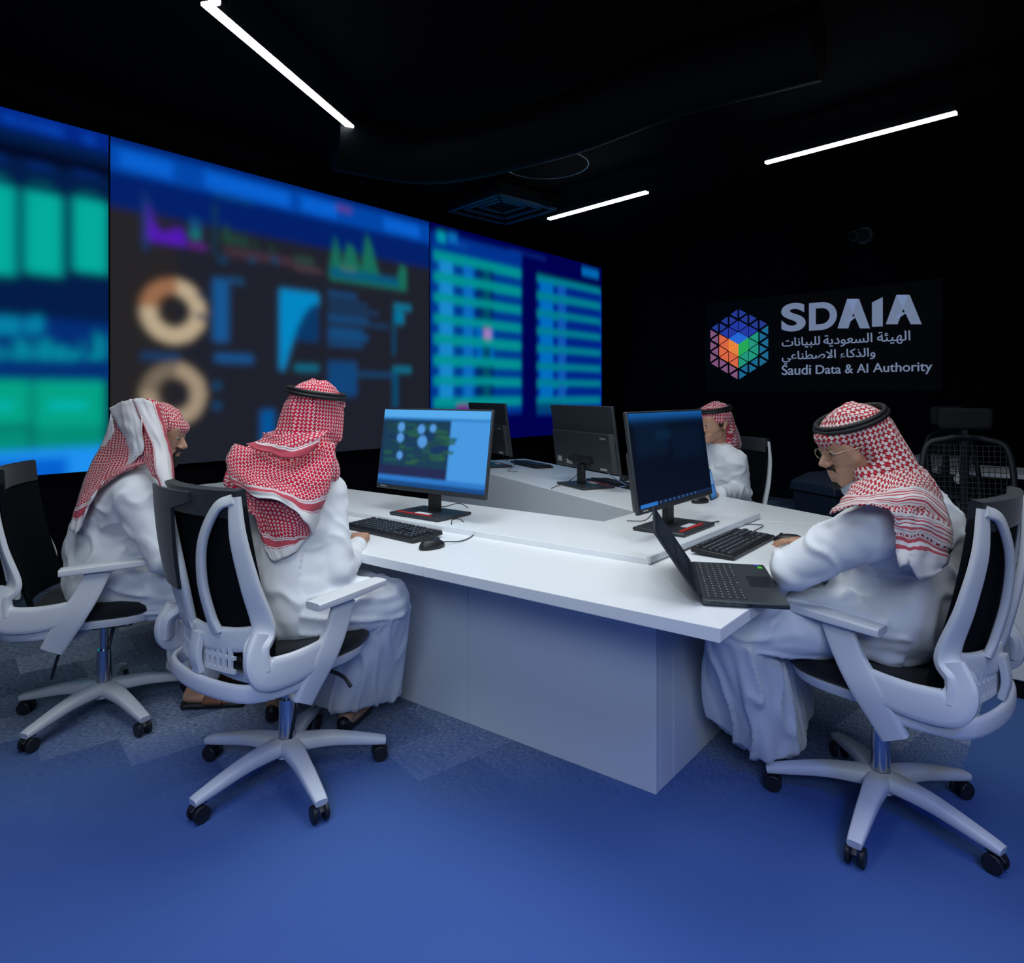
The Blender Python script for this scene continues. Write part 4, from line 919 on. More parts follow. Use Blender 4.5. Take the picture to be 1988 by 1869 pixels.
def head_hulls(F, neck):
    H = [[(F.p(0, -.015, .032), F.e(.077, .094, .088))]]
    H.append([(F.p(sg * .034, .062, .045), .032) for sg in (-1, 1)] + [(F.p(sg * .05, .035, -.02), .027) for sg in (-1, 1)] + [(F.p(sg * .03, .063, -.03), .024) for sg in (-1, 1)])
    H.append([(F.p(sg * .047, .0, -.055), .02) for sg in (-1, 1)] + [(F.p(sg * .014, .072, -.095), .016) for sg in (-1, 1)] + [(F.p(sg * .026, .07, -.055), .02) for sg in (-1, 1)] + [(F.p(sg * .045, .03, -.02), .026) for sg in (-1, 1)])
    H.append([(F.p(0, .088, .014), .008), (F.p(0, .117, -.024), .0085), (F.p(0, .1, -.034), .008), (F.p(0, .085, -.02), .012)])
    H.append([(F.p(sg * .012, .1, -.031), .0075) for sg in (-1, 1)])
    H.append([(F.p(-.036, .083, .034), .009), (F.p(.036, .083, .034), .009), (F.p(0, .089, .032), .008)])
    H.append([(F.p(-.02, .088, -.0535), .006), (F.p(.02, .088, -.0535), .006), (F.p(0, .098, -.052), .0065)])
    H.append([(F.p(-.017, .087, -.066), .006), (F.p(.017, .087, -.066), .006), (F.p(0, .095, -.067), .0075)])
    for sg in (-1, 1):
        H.append([(F.p(sg * .079, -.012, .018), .009), (F.p(sg * .082, -.024, .02), .008), (F.p(sg * .078, -.01, -.026), .008), (F.p(sg * .084, -.026, .002), .007)])
    H.append([(F.p(0, -.03, -.03), .052), (neck, .056)])
    return H
def hand_hulls(wr, d, n, side, curls=(.35, .35, .35, .35), spread=1.0):
    d = Vector(d).normalized(); n = Vector(n); n = (n - d * n.dot(d)).normalized(); s = d.cross(n) * side; wr = Vector(wr)
    H = [[(wr - d * .01, .024), (wr + d * .03 + s * .014, .019), (wr + d * .03 - s * .014, .018), (wr + d * .085 + s * .032, .0125), (wr + d * .08 - s * .030, .0115), (wr + d * .09, .013)]]
    for k, (o, L, r) in enumerate(((.033, .072, .0088), (.011, .080, .0090), (-.012, .074, .0086), (-.033, .058, .0078))):
        p = wr + d * (.088 - .008 * abs(k - 1.2)) + s * o; a = curls[k] * .35; dd = (d + s * (o * 2.2 * spread)).normalized()
        for j, f in enumerate((.45, .31, .24)):
            q = (dd * math.cos(a) - n * math.sin(a)); e = p + q * (L * f); H.append([(p, r - j * .0006), (e, r - (j + 1) * .0007)]); p = e; a += curls[k] * (1.0 if j == 0 else .8)
    p = wr + d * .022 + s * .026; q = (d * .72 + s * .62 - n * .35).normalized(); e = p + q * .05; H.append([(p, .0135), (e, .0105)]); q = (d * .92 + s * .25 - n * .3).normalized(); H.append([(e, .0105), (e + q * .033, .0085)])
    return H
def arm_hulls(sh, el, wr): return [[(sh, .045), (el, .036)], [(el, .037), (wr, .025)]]
def foot_hulls(an, d):
    d = Vector((d[0], d[1], 0)).normalized(); s = Vector((-d.y, d.x, 0)); an = Vector(an); g = Vector((an.x, an.y, 0))
    return [[(an, .034), (g - d * .035 + V(0, 0, .045), .028), (g + d * .05 + V(0, 0, .05), .026)], [(g - d * .035 + V(0, 0, .045), .028), (g + d * .13 + s * .022 + V(0, 0, .036), .019), (g + d * .12 - s * .03 + V(0, 0, .036), .017)],
            ] + [[(g + d * .13 + s * o + V(0, 0, .032), .012), (g + d * (.175 - abs(o - .02) * .4) + s * o + V(0, 0, .03), .0095)] for o in (.026, .009, -.006, -.019, -.031)]
def rooted(me, root):
    co = get_co(me) - np.array(root.location); me.vertices.foreach_set('co', co.ravel()); me.update()
def make(name, me, m, root, smooth=True):
    rooted(me, root); me.materials.clear(); me.materials.append(m); o = link(name, me, root, True, angle=180); me.polygons.foreach_set('use_smooth', [True] * len(me.polygons)); return o
# scarf cloth: red figure on white, white hem with red stripes
def scarf_mat(name, thr, red=(.52, .012, .035, 1), p=.0135, wave=.9, white=(.74, .72, .72, 1), bands=None):
    m = mat(name, (.5, .02, .04, 1), .85, spec=.2, sheen=.15); b = m.node_tree.nodes['Principled BSDF']
    at = nd(m, 'ShaderNodeAttribute'); at.attribute_name = 'weave'; sp = nd(m, 'ShaderNodeSeparateXYZ'); lk(m, at.outputs['Vector'], sp.inputs[0])
    def mt(op, a, b_, c=None):
        n = nd(m, 'ShaderNodeMath', operation=op)
        for i, v in enumerate((a, b_, c)):
            if v is None: continue
            if hasattr(v, 'is_linked'): lk(m, v, n.inputs[i])
            else: n.inputs[i].default_value = v
        return n.outputs[0]
    k = 2 * math.pi / p; U = mt('MULTIPLY', sp.outputs[0], k); Vv = mt('MULTIPLY', sp.outputs[1], k)
    s1 = mt('SINE', mt('MULTIPLY_ADD', mt('SINE', Vv, None), wave, U), None); s2 = mt('SINE', mt('MULTIPLY_ADD', mt('SINE', U, None), wave * .8, Vv), None)
    pr_ = mt('MULTIPLY', s1, s2); red_f = mt('SMOOTH_MIN', mt('MAXIMUM', mt('MULTIPLY_ADD', pr_, 6.0, -thr * 6.0), 0.0), 1.0, .05)
    mx = nd(m, 'ShaderNodeMix', data_type='RGBA'); lk(m, red_f, mx.inputs[0]); mx.inputs[6].default_value = white; mx.inputs[7].default_value = red
    rp = nd(m, 'ShaderNodeValToRGB'); rp.color_ramp.interpolation = 'CONSTANT'; e = rp.color_ramp.elements
    e[0].position = 0; e[0].color = white; e[1].position = .999; e[1].color = white
    stripe = (.50, .07, .10, 1)
    for pos, c in bands or ((.42, red), (.44, white), (.48, stripe), (.74, white), (.79, red), (.81, white)):
        q = e.new(pos); q.color = c
    ed = mt('MULTIPLY', sp.outputs[2], 10.0); lk(m, ed, rp.inputs[0])
    isp = mt('GREATER_THAN', sp.outputs[2], .086)
    fx = nd(m, 'ShaderNodeMix', data_type='RGBA'); lk(m, isp, fx.inputs[0]); lk(m, rp.outputs[0], fx.inputs[6]); lk(m, mx.outputs[2], fx.inputs[7]); lk(m, fx.outputs[2], b.inputs['Base Color'])
    return m
def weave(me, fn):
    at = me.attributes.new('weave', 'FLOAT_VECTOR', 'CORNER'); data = []
    co = get_co(me)
    for poly in me.polygons:
        nn = poly.normal
        for vi in poly.vertices: data.extend(fn(Vector(co[vi]), nn))
    at.data.foreach_set('vector', data)
def head_cover(root, F, m, extra, voxel=.006, seed=0, amp=.006, cap=True, peak=.06, name='headscarf'):
    H = [[(F.p(0, -.02, .048), F.e(.096, .108, .092)), (F.p(-.045, .07, .052), .020), (F.p(.045, .07, .052), .020), (F.p(0, .096, peak), .016)]] if cap else []
    H += [[(F.p(sg * .083, -.005, .04), .016) for sg in (-1, 1)] + [(F.p(sg * .086, -.02, -.06), .018) for sg in (-1, 1)] + [(F.p(sg * .05, -.10, .03), .02) for sg in (-1, 1)] + [(F.p(sg * .06, -.10, -.08), .026) for sg in (-1, 1)]]
    me = blob_mesh(H + extra, voxel, 5)
    folds(me, [(F.p(0, -.03, .05), F.p(0, -.05, -.5), 3.5, 13, amp)], amp, seed)
    def fn(p, nn):
        q = p - F.c; x, y, z = q.dot(F.x), q.dot(F.y), q.dot(F.z)
        if abs(nn.dot(F.z)) > .72 and z > 0: return (x, y, 1)
        return (math.atan2(x, -(y + .01)) * .105, z, 1)
    weave(me, fn); return make(name, me, m, root)
def sheet(root, rows, m, edge, name='scarf_fold', sub=7, amp=.004, seed=0, th=.004, px=True, rot=0.0):
    G = [[PD(*q) if px else Vector(q) for q in r] for r in rows]; nr, nc = len(G), len(G[0])
    nu, nv = (nc - 1) * sub, (nr - 1) * sub; rowsV = [[cr(r, i * (nc - 1) / nu) for i in range(nu + 1)] for r in G]; pts = []
    for j in range(nv + 1):
        t = j * (nr - 1) / nv; pts.append([cr([rowsV[k][i] for k in range(nr)], t) for i in range(nu + 1)])
    LU = sum((pts[j][i + 1] - pts[j][i]).length for j in range(nv + 1) for i in range(nu)) / (nv + 1); LV = sum((pts[j + 1][i] - pts[j][i]).length for j in range(nv) for i in range(nu + 1)) / (nu + 1)
    vs, w_ = [], []
    c_, s_ = math.cos(rot), math.sin(rot)
    for j in range(nv + 1):
        for i in range(nu + 1):
            p = pts[j][i]; a, b = i / nu, j / nv; q = p + noise.noise_vector(V(a * 9, b * 3, seed)) * amp + noise.noise_vector(V(a * 3 + 5, b * 9, seed)) * amp * .7
            vs.append(q - root.location); U_, V_ = a * LU, b * LV; w_.append((U_ * c_ - V_ * s_, U_ * s_ + V_ * c_, edge(a, b, LU, LV)))
    n1 = nu + 1; fs = [(j * n1 + i, j * n1 + i + 1, (j + 1) * n1 + i + 1, (j + 1) * n1 + i) for j in range(nv) for i in range(nu)]
    me = bpy.data.meshes.new(name); me.from_pydata([tuple(v) for v in vs], [], fs)
    at = me.attributes.new('weave', 'FLOAT_VECTOR', 'CORNER'); data = []
    for poly in me.polygons:
        for vi in poly.vertices: data.extend(w_[vi])
    at.data.foreach_set('vector', data); me.materials.append(m); o = link(name, me, root, True, angle=180)
    so = o.modifiers.new('solid', 'SOLIDIFY'); so.thickness = th; so.offset = 0
    return o
def ring_band(root, c, nrm, rx, ry, fdir, r=.0085, name='head_cord', gap=.0145, n=40):
    nrm = Vector(nrm).normalized(); f = Vector(fdir); f = (f - nrm * f.dot(nrm)).normalized(); s = f.cross(nrm); mb = MB(); c = Vector(c) - root.location
    for k in (0, 1):
        ck = c + nrm * (k * gap); sc_ = 1 - .05 * k; rg = []
        for i in range(n + 1):
            t = 2 * math.pi * i / n; p = ck + s * (rx * sc_ * math.cos(t)) + f * (ry * sc_ * math.sin(t)); o = (p - ck).normalized()
            rg.append([p + o * (r * math.cos(a)) + nrm * (r * math.sin(a)) for a in np.linspace(0, 2 * math.pi, 11)[:-1]])
        mb.rings(rg, cap=False)
    return mb.build(name, M_agal, root, angle=180)
def eyes(root, F):
    for sg in (-1, 1):
        c = F.p(sg * .033, .0815, .008) - root.location; mb = MB()
        mb.add([c + q * .0125 for q in [Vector(v) for v in SPH[0]]], SPH[1]); e = mb.build('eye', M_eye, root, angle=180)
        mb = MB(); ci = c + F.y * .0095 - F.z * .001; mb.add([ci + q * .0052 for q in [Vector(v) for v in SPH[0]]], SPH[1]); mb.build('iris', M_iris, e, angle=180)
        mb = MB(); pts = [F.p(sg * (.016 + .012 * k), .0915 - .0035 * k, .030 + .002 * (1 if k in (1, 2) else 0)) - root.location for k in range(4)]
        mb.sweep(pts, .007, .005, side=F.z, n=10, pw=2, seg=8).build('eyebrow', M_hair, root, angle=180)
SPH = ([], []); _b = bmesh.new(); bmesh.ops.create_icosphere(_b, subdivisions=3, radius=1); _b.verts.index_update(); SPH = ([tuple(v.co) for v in _b.verts], [[v.index for v in f.verts] for f in _b.faces]); _b.free()
def part_blob(root, hulls, m, name, voxel=.004, smooth=3): return make(name, blob_mesh(hulls, voxel, smooth), m, root)
def body(root, F, neck, chest, pel, arms, legs, hands, feet, voxel=.0042):
    H = head_hulls(F, neck) + [[(neck, .055), (chest, .10)], [(chest, .10), (pel, .085)]]
    for a in arms: H += arm_hulls(*a)
    for h, k, an in legs: H += [[(h, .055), (k, .05)], [(k, .05), (an, .034)]]
    for h in hands: H += hand_hulls(*h)
    for f in feet: H += foot_hulls(*f)
    return make('body', blob_mesh(H, voxel, 3, .5), M_skin, root)
def thobe(root, hulls, bones, voxel=.0085, seed=1, name='thobe', m=None):
    me = blob_mesh(hulls, voxel, 7); folds(me, bones, .01, seed); return make(name, me, m or M_thobe, root)
# ------- man with the crossed scarf, back to the camera (centre left)
S2 = scarf_mat('red_white_scarf_cloth', -.42, red=(.55, .008, .04, 1))
S3 = scarf_mat('red_white_scarf_cloth_coarse', -.12, red=(.40, .008, .02, 1), p=.017, white=(.68, .64, .62, 1), bands=((.40, (.46, .07, .09, 1)), (.48, (.68, .64, .62, 1)), (.56, (.46, .07, .09, 1)), (.66, (.68, .64, .62, 1)), (.72, (.46, .07, .09, 1)), (.75, (.68, .64, .62, 1))))
S1 = scarf_mat('red_white_scarf_cloth_soft', -.30, red=(.50, .015, .03, 1), p=.0125)
nrow = lambda pts: pts
r2 = thing('person', 'person in white robe and red scarf with black cord, back to the camera, typing', 'person', (-.78, 2.42, 0))
F = Frame((-.757, 2.60, 1.265), (.45, .88, -.12)); neck = V(-.80, 2.53, 1.10)
ch, pe = V(-.80, 2.49, .90), V(-.77, 2.42, .58)
shR, shL = PD(634, 958, 2.52), V(-.99, 2.72, 1.0); elR, elL = PD(654, 1110, 2.42), V(-1.08, 2.84, .83); wrR, wrL = PD(699, 1053, 2.66), V(-.90, 3.02, .80)
kR, kL = V(-.47, 2.52, .565), V(-.80, 2.84, .575); aR, aL = V(-.66, 2.70, .10), V(-.99, 2.80, .10)
body(r2, F, neck, ch, pe, [(shR, elR, wrR), (shL, elL, wrL)], [(pe + V(.1, .02, -.02), kR, aR), (pe + V(-.1, .08, -.02), kL, aL)],
     [(wrR + V(-.002, .0, .002), (-.22, .95, .10), (0, -.1, 1), -1, (1.0, .9, .95, 1.0)), (wrL, (.6, .8, -.05), (0, 0, 1), 1, (.6, .6, .6, .6))], [(aR, (.15, 1)), (aL, (-.05, 1))])
thobe(r2, [[(neck + V(0, 0, -.0), .065), (ch + V(0, .01, .10), .12), (shR, .075), (shL, .075)], [(shR, .078), (shL, .078), (ch + V(-.02, .0, .0), .15), (ch + V(.02, -.05, -.05), .12)], [(ch + V(-.03, 0, 0), .14), (pe + V(-.02, 0, .08), .15), (pe, .17), (PD(566, 1060, 2.44), .12)],
           [(shR, .072), (elR, .060)], [(elR, .062), (wrR + (elR - wrR) * .30, .046)], [(shL, .07), (elL, .056)], [(elL, .058), (wrL + (elL - wrL) * .1, .045)],
           [(pe + V(.05, -.02, -.01), .13), (kR, .088)], [(pe + V(-.08, .05, -.01), .13), (kL, .085)], [(pe, .10), (kR + V(-.02, 0, 0), .075), (kL, .075)],
           [(kR, .085), (kL, .08), (V(-.50, 2.76, .12), .035), (V(-.66, 2.58, .16), .04), (V(-.84, 2.72, .15), .04), (V(-1.02, 2.86, .17), .04)]],
      [(neck, pe, 5, 9, .008), (shR, elR, 12, 8, .006), (elR, wrR, 22, 8, .006), (shL, elL, 10, 8, .006), (elL, wrL, 18, 7, .005), (pe, kR, 4, 12, .010), (pe, kL, 4, 12, .008), (kR, V(-.55, 2.72, .12), 2.5, 13, .010), (kL, aL, 2.5, 12, .009)], seed=3)
part_blob(r2, [[(wrR + (elR - wrR) * .12, .036), (wrR + (elR - wrR) * .32, .043)]], M_thobe, 'cuff')
head_cover(r2, F, S2, [[(F.p(.083, -.01, .03), .018), (F.p(.086, .035, .02), .012), (F.p(.086, .03, -.08), .014), (F.p(.06, -.06, -.05), .03)], [(F.p(0, -.04, .03), .09), (PD(592, 868, 2.55), .105), (PD(604, 845, 2.62), .10)], [(PD(590, 860, 2.55), .105), (PD(470, 905, 2.60), .045), (PD(635, 915, 2.50), .045), (PD(560, 930, 2.44), .06)],
                       [(PD(470, 905, 2.60), .05), (PD(450, 935, 2.55), .03), (PD(560, 950, 2.42), .06), (PD(520, 1000, 2.36), .03), (PD(600, 960, 2.42), .05)]], amp=.007, seed=2, voxel=.0065)
ring_band(r2, PD(613, 766, 2.58), (.17, -.02, 1), .106, .116, (.45, .88, 0), r=.008, gap=.013)
E_hem = lambda a, b, LU, LV: (1 - b) * LV
def z2(*rows): return [[(300 + x / 3.615, 700 + y / 3.615, d) for x, y, d in r] for r in rows]
# wrapped fold over the left shoulder down to the back (hem with white border)
sheet(r2, z2([(560, 575, 2.50), (740, 640, 2.41), (930, 700, 2.38), (1110, 650, 2.40), (1265, 580, 2.46)],
             [(520, 650, 2.46), (690, 730, 2.37), (880, 800, 2.335), (1080, 790, 2.345), (1262, 720, 2.42)],
             [(500, 740, 2.43), (640, 830, 2.33), (860, 870, 2.30), (1080, 920, 2.31), (1235, 860, 2.39)],
             [(525, 810, 2.40), (660, 900, 2.30), (880, 940, 2.275), (1070, 1040, 2.285), (1190, 1010, 2.37)],
             [(560, 850, 2.39), (700, 945, 2.285), (905, 995, 2.26), (1060, 1140, 2.27), (1105, 1225, 2.35)]), S2, E_hem, amp=.007, seed=5, rot=.5)
sheet(r2, z2([(425, 920, 2.47), (560, 900, 2.36), (760, 930, 2.325), (960, 990, 2.31), (1085, 1120, 2.33)],
             [(560, 975, 2.37), (680, 1000, 2.33), (840, 1040, 2.315), (980, 1100, 2.30), (1095, 1190, 2.33)],
             [(690, 1080, 2.31), (740, 1130, 2.31), (850, 1160, 2.305), (980, 1190, 2.30), (1085, 1225, 2.33)],
             [(740, 1220, 2.30), (780, 1270, 2.30), (860, 1290, 2.30), (970, 1270, 2.30), (1070, 1240, 2.33)],
             [(800, 1370, 2.29), (835, 1410, 2.29), (890, 1400, 2.29), (975, 1350, 2.30), (1060, 1250, 2.33)]), S2, E_hem, amp=.006, seed=8, rot=.2)
# second, thinner band at the top crossing from the left
sheet(r2, z2([(640, 590, 2.40), (800, 650, 2.335), (960, 690, 2.32), (1120, 620, 2.36)],
             [(740, 570, 2.40), (860, 590, 2.345), (1000, 600, 2.34), (1180, 540, 2.38)],
             [(760, 500, 2.42), (880, 520, 2.37), (1040, 510, 2.37), (1240, 480, 2.42)]), S2, lambda a, b, LU, LV: .05 + b * LV * .8, amp=.005, seed=11, rot=-.3)
for an, dd in ((aR, (.15, 1)), (aL, (-.05, 1))):
    g = V(an.x, an.y, 0); d = V(dd[0], dd[1], 0).normalized(); s = V(-d.y, d.x, 0)
    part_blob(r2, [[(g - d * .045 + V(0, 0, .028), .027), (g + d * .13 + s * .02 + V(0, 0, .026), .026), (g + d * .13 - s * .025 + V(0, 0, .025), .025), (g + d * .19 + V(0, 0, .022), .02)], [(g - d * .05 + V(0, 0, .05), .026), (g - d * .03 + V(0, 0, .04), .03)], [(g + d * .08 + V(0, 0, .055), .03), (g + d * .13 + V(0, 0, .04), .034)]], M_bleather, 'shoe', .005)
# ------- bearded man in profile (far left)
r1 = thing('person', 'bearded person in white robe seated in profile at the far left, scarf without cord', 'person', (-1.66, 2.78, 0))
F = Frame((-1.515, 2.88, 1.175), (.96, .08, -.24)); neck = V(-1.56, 2.86, 1.02); ch, pe = PD(240, 1005, 2.88), PD(232, 1120, 2.86)
shR, shL = PD(262, 962, 2.70), PD(292, 955, 3.02); elR, elL = PD(322, 1082, 2.66), PD(370, 1060, 3.1); wrR, wrL = PD(415, 1068, 2.93), PD(440, 1045, 3.25)
kR, kL = PD(400, 1150, 2.80), PD(415, 1130, 3.08); aR, aL = V(-1.36, 2.90, .10), V(-1.42, 3.12, .10)
body(r1, F, neck, ch, pe, [(shR, elR, wrR), (shL, elL, wrL)], [(pe + V(.05, -.08, 0), kR, aR), (pe + V(.05, .1, 0), kL, aL)],
     [(wrR, (.8, .5, -.1), (0, 0, 1), 1, (.5,) * 4), (wrL, (.8, .5, -.1), (0, 0, 1), -1, (.5,) * 4)], [(aR, (1, .1)), (aL, (1, .2))])
eyes(r1, F)
part_blob(r1, [[(F.p(0, .078, -.105), .024), (F.p(-.04, .03, -.082), .02), (F.p(.04, .03, -.082), .02), (F.p(-.024, .088, -.08), .012), (F.p(.024, .088, -.08), .012)], [(F.p(sg * .05, .02, -.06), .014) for sg in (-1, 1)] + [(F.p(sg * .05, .045, -.07), .012) for sg in (-1, 1)],
               [(F.p(-.02, .096, -.044), .007), (F.p(.02, .096, -.044), .007), (F.p(0, .105, -.043), .006)], [(F.p(sg * .028, .088, -.06), .008) for sg in (1, 1)] + [(F.p(.02, .096, -.045), .006)], [(F.p(-.028, .088, -.06), .008), (F.p(-.02, .096, -.045), .006)]], M_hair, 'beard', .0035, 2)
part_blob(r1, [[(F.p(sg * .066, .012, -.02), .010), (F.p(sg * .068, .008, .03), .010)] for sg in (-1, 1)], M_hair, 'hair')
part_blob(r1, [[(F.p(0, -.015, -.02), F.e(.078, .09, .07))]], M_hair, 'hair')
thobe(r1, [[(neck, .065), (shR, .085), (shL, .08), (PD(235, 985, 2.84), .12)], [(shR, .085), (shL, .085), (ch, .175)], [(ch, .18), (pe, .20), (PD(280, 1090, 2.9), .15), (PD(215, 1060, 2.88), .165)],
           [(shR, .088), (elR, .068)], [(elR, .068), (wrR, .048)], [(shL, .08), (elL, .06)], [(elL, .06), (wrL, .048)],
           [(pe + V(0, -.03, -.02), .15), (kR, .09)], [(pe + V(0, .06, -.02), .15), (kL, .085)], [(pe, .12), (kR, .08), (kL, .08)],
           [(kR, .085), (kL, .08), (V(-1.30, 2.90, .14), .04), (V(-1.50, 2.98, .15), .04), (V(-1.40, 3.14, .15), .04)]],
      [(neck, pe, 6, 8, .011), (shR, elR, 9, 8, .009), (elR, wrR, 20, 7, .008), (shL, elL, 8, 8, .006), (elL, wrL, 18, 7, .005), (pe, kR, 4, 13, .012), (pe, kL, 4, 12, .010), (kR, aR, 2.5, 12, .009), (kL, aL, 2.5, 12, .009)], seed=7)
head_cover(r1, F, S1, [[(F.p(0, -.06, .02), .085), (F.p(0, -.10, -.10), .07), (F.p(0, -.09, -.15), .06)]], amp=.005, seed=4, peak=.050)
def z1(*rows): return [[(x / 2.336, 700 + y / 2.336, d) for x, y, d in r] for r in rows]
# long back drape with a broad white hem turned up over it
sheet(r1, z1([(520, 215, 2.86), (600, 185, 2.78), (690, 180, 2.78), (760, 230, 2.80)], [(505, 300, 2.84), (590, 330, 2.73), (680, 350, 2.715), (752, 360, 2.76)], [(450, 400, 2.82), (545, 430, 2.72), (650, 450, 2.70), (742, 450, 2.74)],
             [(390, 520, 2.76), (465, 530, 2.69), (570, 490, 2.67), (660, 470, 2.70)], [(345, 640, 2.72), (385, 630, 2.68), (440, 590, 2.66), (500, 530, 2.66)], [(318, 765, 2.66), (345, 785, 2.64), (378, 720, 2.63), (420, 620, 2.63)]), S1, E_hem, amp=.008, seed=3, rot=.3, name='scarf_fold')
sheet(r1, z1([(500, 215, 2.80), (555, 185, 2.74), (615, 178, 2.73)], [(530, 290, 2.77), (585, 290, 2.70), (650, 300, 2.69)], [(570, 380, 2.74), (610, 390, 2.685), (655, 400, 2.68)], [(545, 460, 2.73), (580, 470, 2.685), (615, 450, 2.68)], [(420, 580, 2.74), (455, 565, 2.70), (500, 540, 2.69)]), S1, lambda a, b, LU, LV: .01 + a * .035, amp=.009, seed=6)
sheet(r1, z1([(600, 175, 2.735), (650, 172, 2.73), (720, 210, 2.74)], [(650, 300, 2.69), (700, 300, 2.70), (755, 320, 2.74)], [(690, 400, 2.675), (740, 400, 2.69), (775, 410, 2.74)], [(705, 500, 2.64), (755, 500, 2.65), (785, 500, 2.70)], [(735, 590, 2.62), (775, 585, 2.63), (798, 575, 2.68)]), S1, lambda a, b, LU, LV: abs(a - .45) * LU * 1.3, amp=.005, seed=9)
sheet(r1, z1([(640, 400, 2.70), (690, 420, 2.68)], [(650, 440, 2.69), (715, 470, 2.66)], [(690, 520, 2.66), (745, 560, 2.64)]), S1, lambda a, b, LU, LV: 1, amp=.004, seed=10)
sheet(r1, z1([(505, 240, 2.84), (525, 330, 2.80)], [(470, 360, 2.83), (500, 400, 2.78)], [(430, 440, 2.82), (455, 470, 2.77)]), S1, lambda a, b, LU, LV: .02, amp=.004, seed=13)
for an, dd in ((aR, (1, .1)), (aL, (1, .2))):
    g = V(an.x, an.y, 0); d = V(dd[0], dd[1], 0).normalized(); s = V(-d.y, d.x, 0)
    so = part_blob(r1, [[(g - d * .06 + V(0, 0, .013), .012), (g - d * .05 + s * .03 + V(0, 0, .013), .012), (g - d * .05 - s * .03 + V(0, 0, .013), .012), (g + d * .19 + s * .02 + V(0, 0, .013), .012), (g + d * .19 - s * .03 + V(0, 0, .013), .012)]], M_bleather, 'sandal_sole', .005)
    part_blob(r1, [[(g + d * .04 + s * .042 + V(0, 0, .03), .008), (g + d * .04 + V(0, 0, .082), .008), (g + d * .11 + s * .045 + V(0, 0, .03), .008), (g + d * .11 + V(0, 0, .066), .008), (g + d * .04 - s * .046 + V(0, 0, .03), .008), (g + d * .11 - s * .05 + V(0, 0, .03), .008)]], M_leather, 'sandal_strap', .005)
# ------- man in glasses (right)
r3 = thing('person', 'person in glasses, white robe and red scarf with black cord, leaning over the laptop', 'person', (1.17, 2.07, 0))
F = Frame((1.105, 2.17, 1.178), (-.955, -.06, -.26)); neck = V(1.20, 2.16, 1.02); ch, pe = PD(1745, 1060, 2.18), V(1.19, 2.17, .62)
shL, shR = PD(1705, 1020, 1.99), PD(1745, 985, 2.36); elL, elR = PD(1534, 1104, 2.07), PD(1660, 1060, 2.50); wrL, wrR = PD(1600, 1085, 2.33), PD(1592, 1052, 2.56)
kL, kR = V(.735, 2.18, .59), V(.90, 2.48, .59); aL, aR = V(.98, 2.48, .10), V(1.06, 2.60, .10)
body(r3, F, neck, ch, pe, [(shL, elL, wrL), (shR, elR, wrR)], [(pe + V(-.06, -.03, .02), kL, aL), (pe + V(-.03, .07, .02), kR, aR)],
     [(wrL, (.3, .9, -.1), (0, 0, 1), 1, (.5,) * 4), (wrR + V(-.012, .01, -.012), (-.72, .66, .04), (.05, -.05, 1), -1, (.42, .36, .36, .45))], [(aL, (-.5, .85)), (aR, (-.5, .85))], voxel=.0038)
eyes(r3, F)
part_blob(r3, [[(F.p(0, .082, -.108), .012), (F.p(-.012, .080, -.098), .010), (F.p(.012, .080, -.098), .010)], [(F.p(-.02, .0935, -.044), .0045), (F.p(0, .102, -.043), .0045)], [(F.p(.02, .0935, -.044), .0045), (F.p(0, .102, -.043), .0045)], [(F.p(.023, .092, -.046), .004), (F.p(.028, .085, -.062), .0035)], [(F.p(-.023, .092, -.046), .004), (F.p(-.028, .085, -.062), .0035)]], M_hair, 'beard', .0028, 2)
part_blob(r3, [[(F.p(sg * .068, .02, .02), .012), (F.p(sg * .067, .035, .055), .012)] for sg in (-1, 1)], M_hair, 'hair')
g_ = MB()
for sg in (-1, 1):
    cc = F.p(sg * .032, .1, .004) - r3.location
    pts = [cc + F.x * (.023 * math.cos(t)) + F.z * (.017 * math.sin(t)) for t in np.linspace(0, 2 * math.pi, 15)]
    g_.tube(pts, .0013, n=6, smooth=2); g_.tube([F.p(sg * .055, .1, .008) - r3.location, F.p(sg * .078, .06, .012) - r3.location, F.p(sg * .084, -.01, .012) - r3.location], .0014, n=6, smooth=4)
g_.tube([F.p(-.01, .101, .008) - r3.location, F.p(0, .106, .011) - r3.location, F.p(.01, .101, .008) - r3.location], .0013, n=6)
g_.build('glasses', mat('thin_gold_metal', (.45, .38, .26, 1), .25, 1), r3, angle=180)
thobe(r3, [[(neck + V(-.01, 0, .02), .060), (shL, .085), (shR, .085), (PD(1775, 1000, 2.18), .12)], [(shL, .088), (shR, .085), (ch, .17), (PD(1800, 1040, 2.16), .12)], [(ch, .17), (pe, .155), (pe + V(.06, -.06, .04), .14), (PD(1690, 1160, 2.17), .13), (PD(1785, 1150, 2.17), .14)],
           [(shL, .090), (elL, .062)], [(elL, .064), (wrL, .052)], [(shR, .082), (elR, .06)], [(elR, .06), (wrR + (elR - wrR) * .1, .045)],
           [(pe + V(-.04, -.05, .02), .115), (kL, .085)], [(pe + V(0, .07, .02), .115), (kR, .085)], [(pe, .12), (kL, .085), (kR, .08)],
           [(kL, .095), (kR, .08), (V(.735, 2.42, .22), .035), (V(.87, 2.30, .13), .045), (V(.98, 2.36, .12), .04), (V(1.13, 2.66, .14), .065), (V(.82, 2.62, .12), .035)]],
      [(neck, pe, 6, 8, .010), (shL, elL, 8, 9, .010), (elL, wrL, 20, 7, .009), (shR, elR, 8, 8, .006), (elR, wrR, 18, 7, .005), (pe, kL, 4, 13, .012), (pe, kR, 4, 12, .010), (kL, V(.85, 2.32, .14), 2.5, 11, .016), (kR, aR, 2.5, 12, .010)], seed=12)
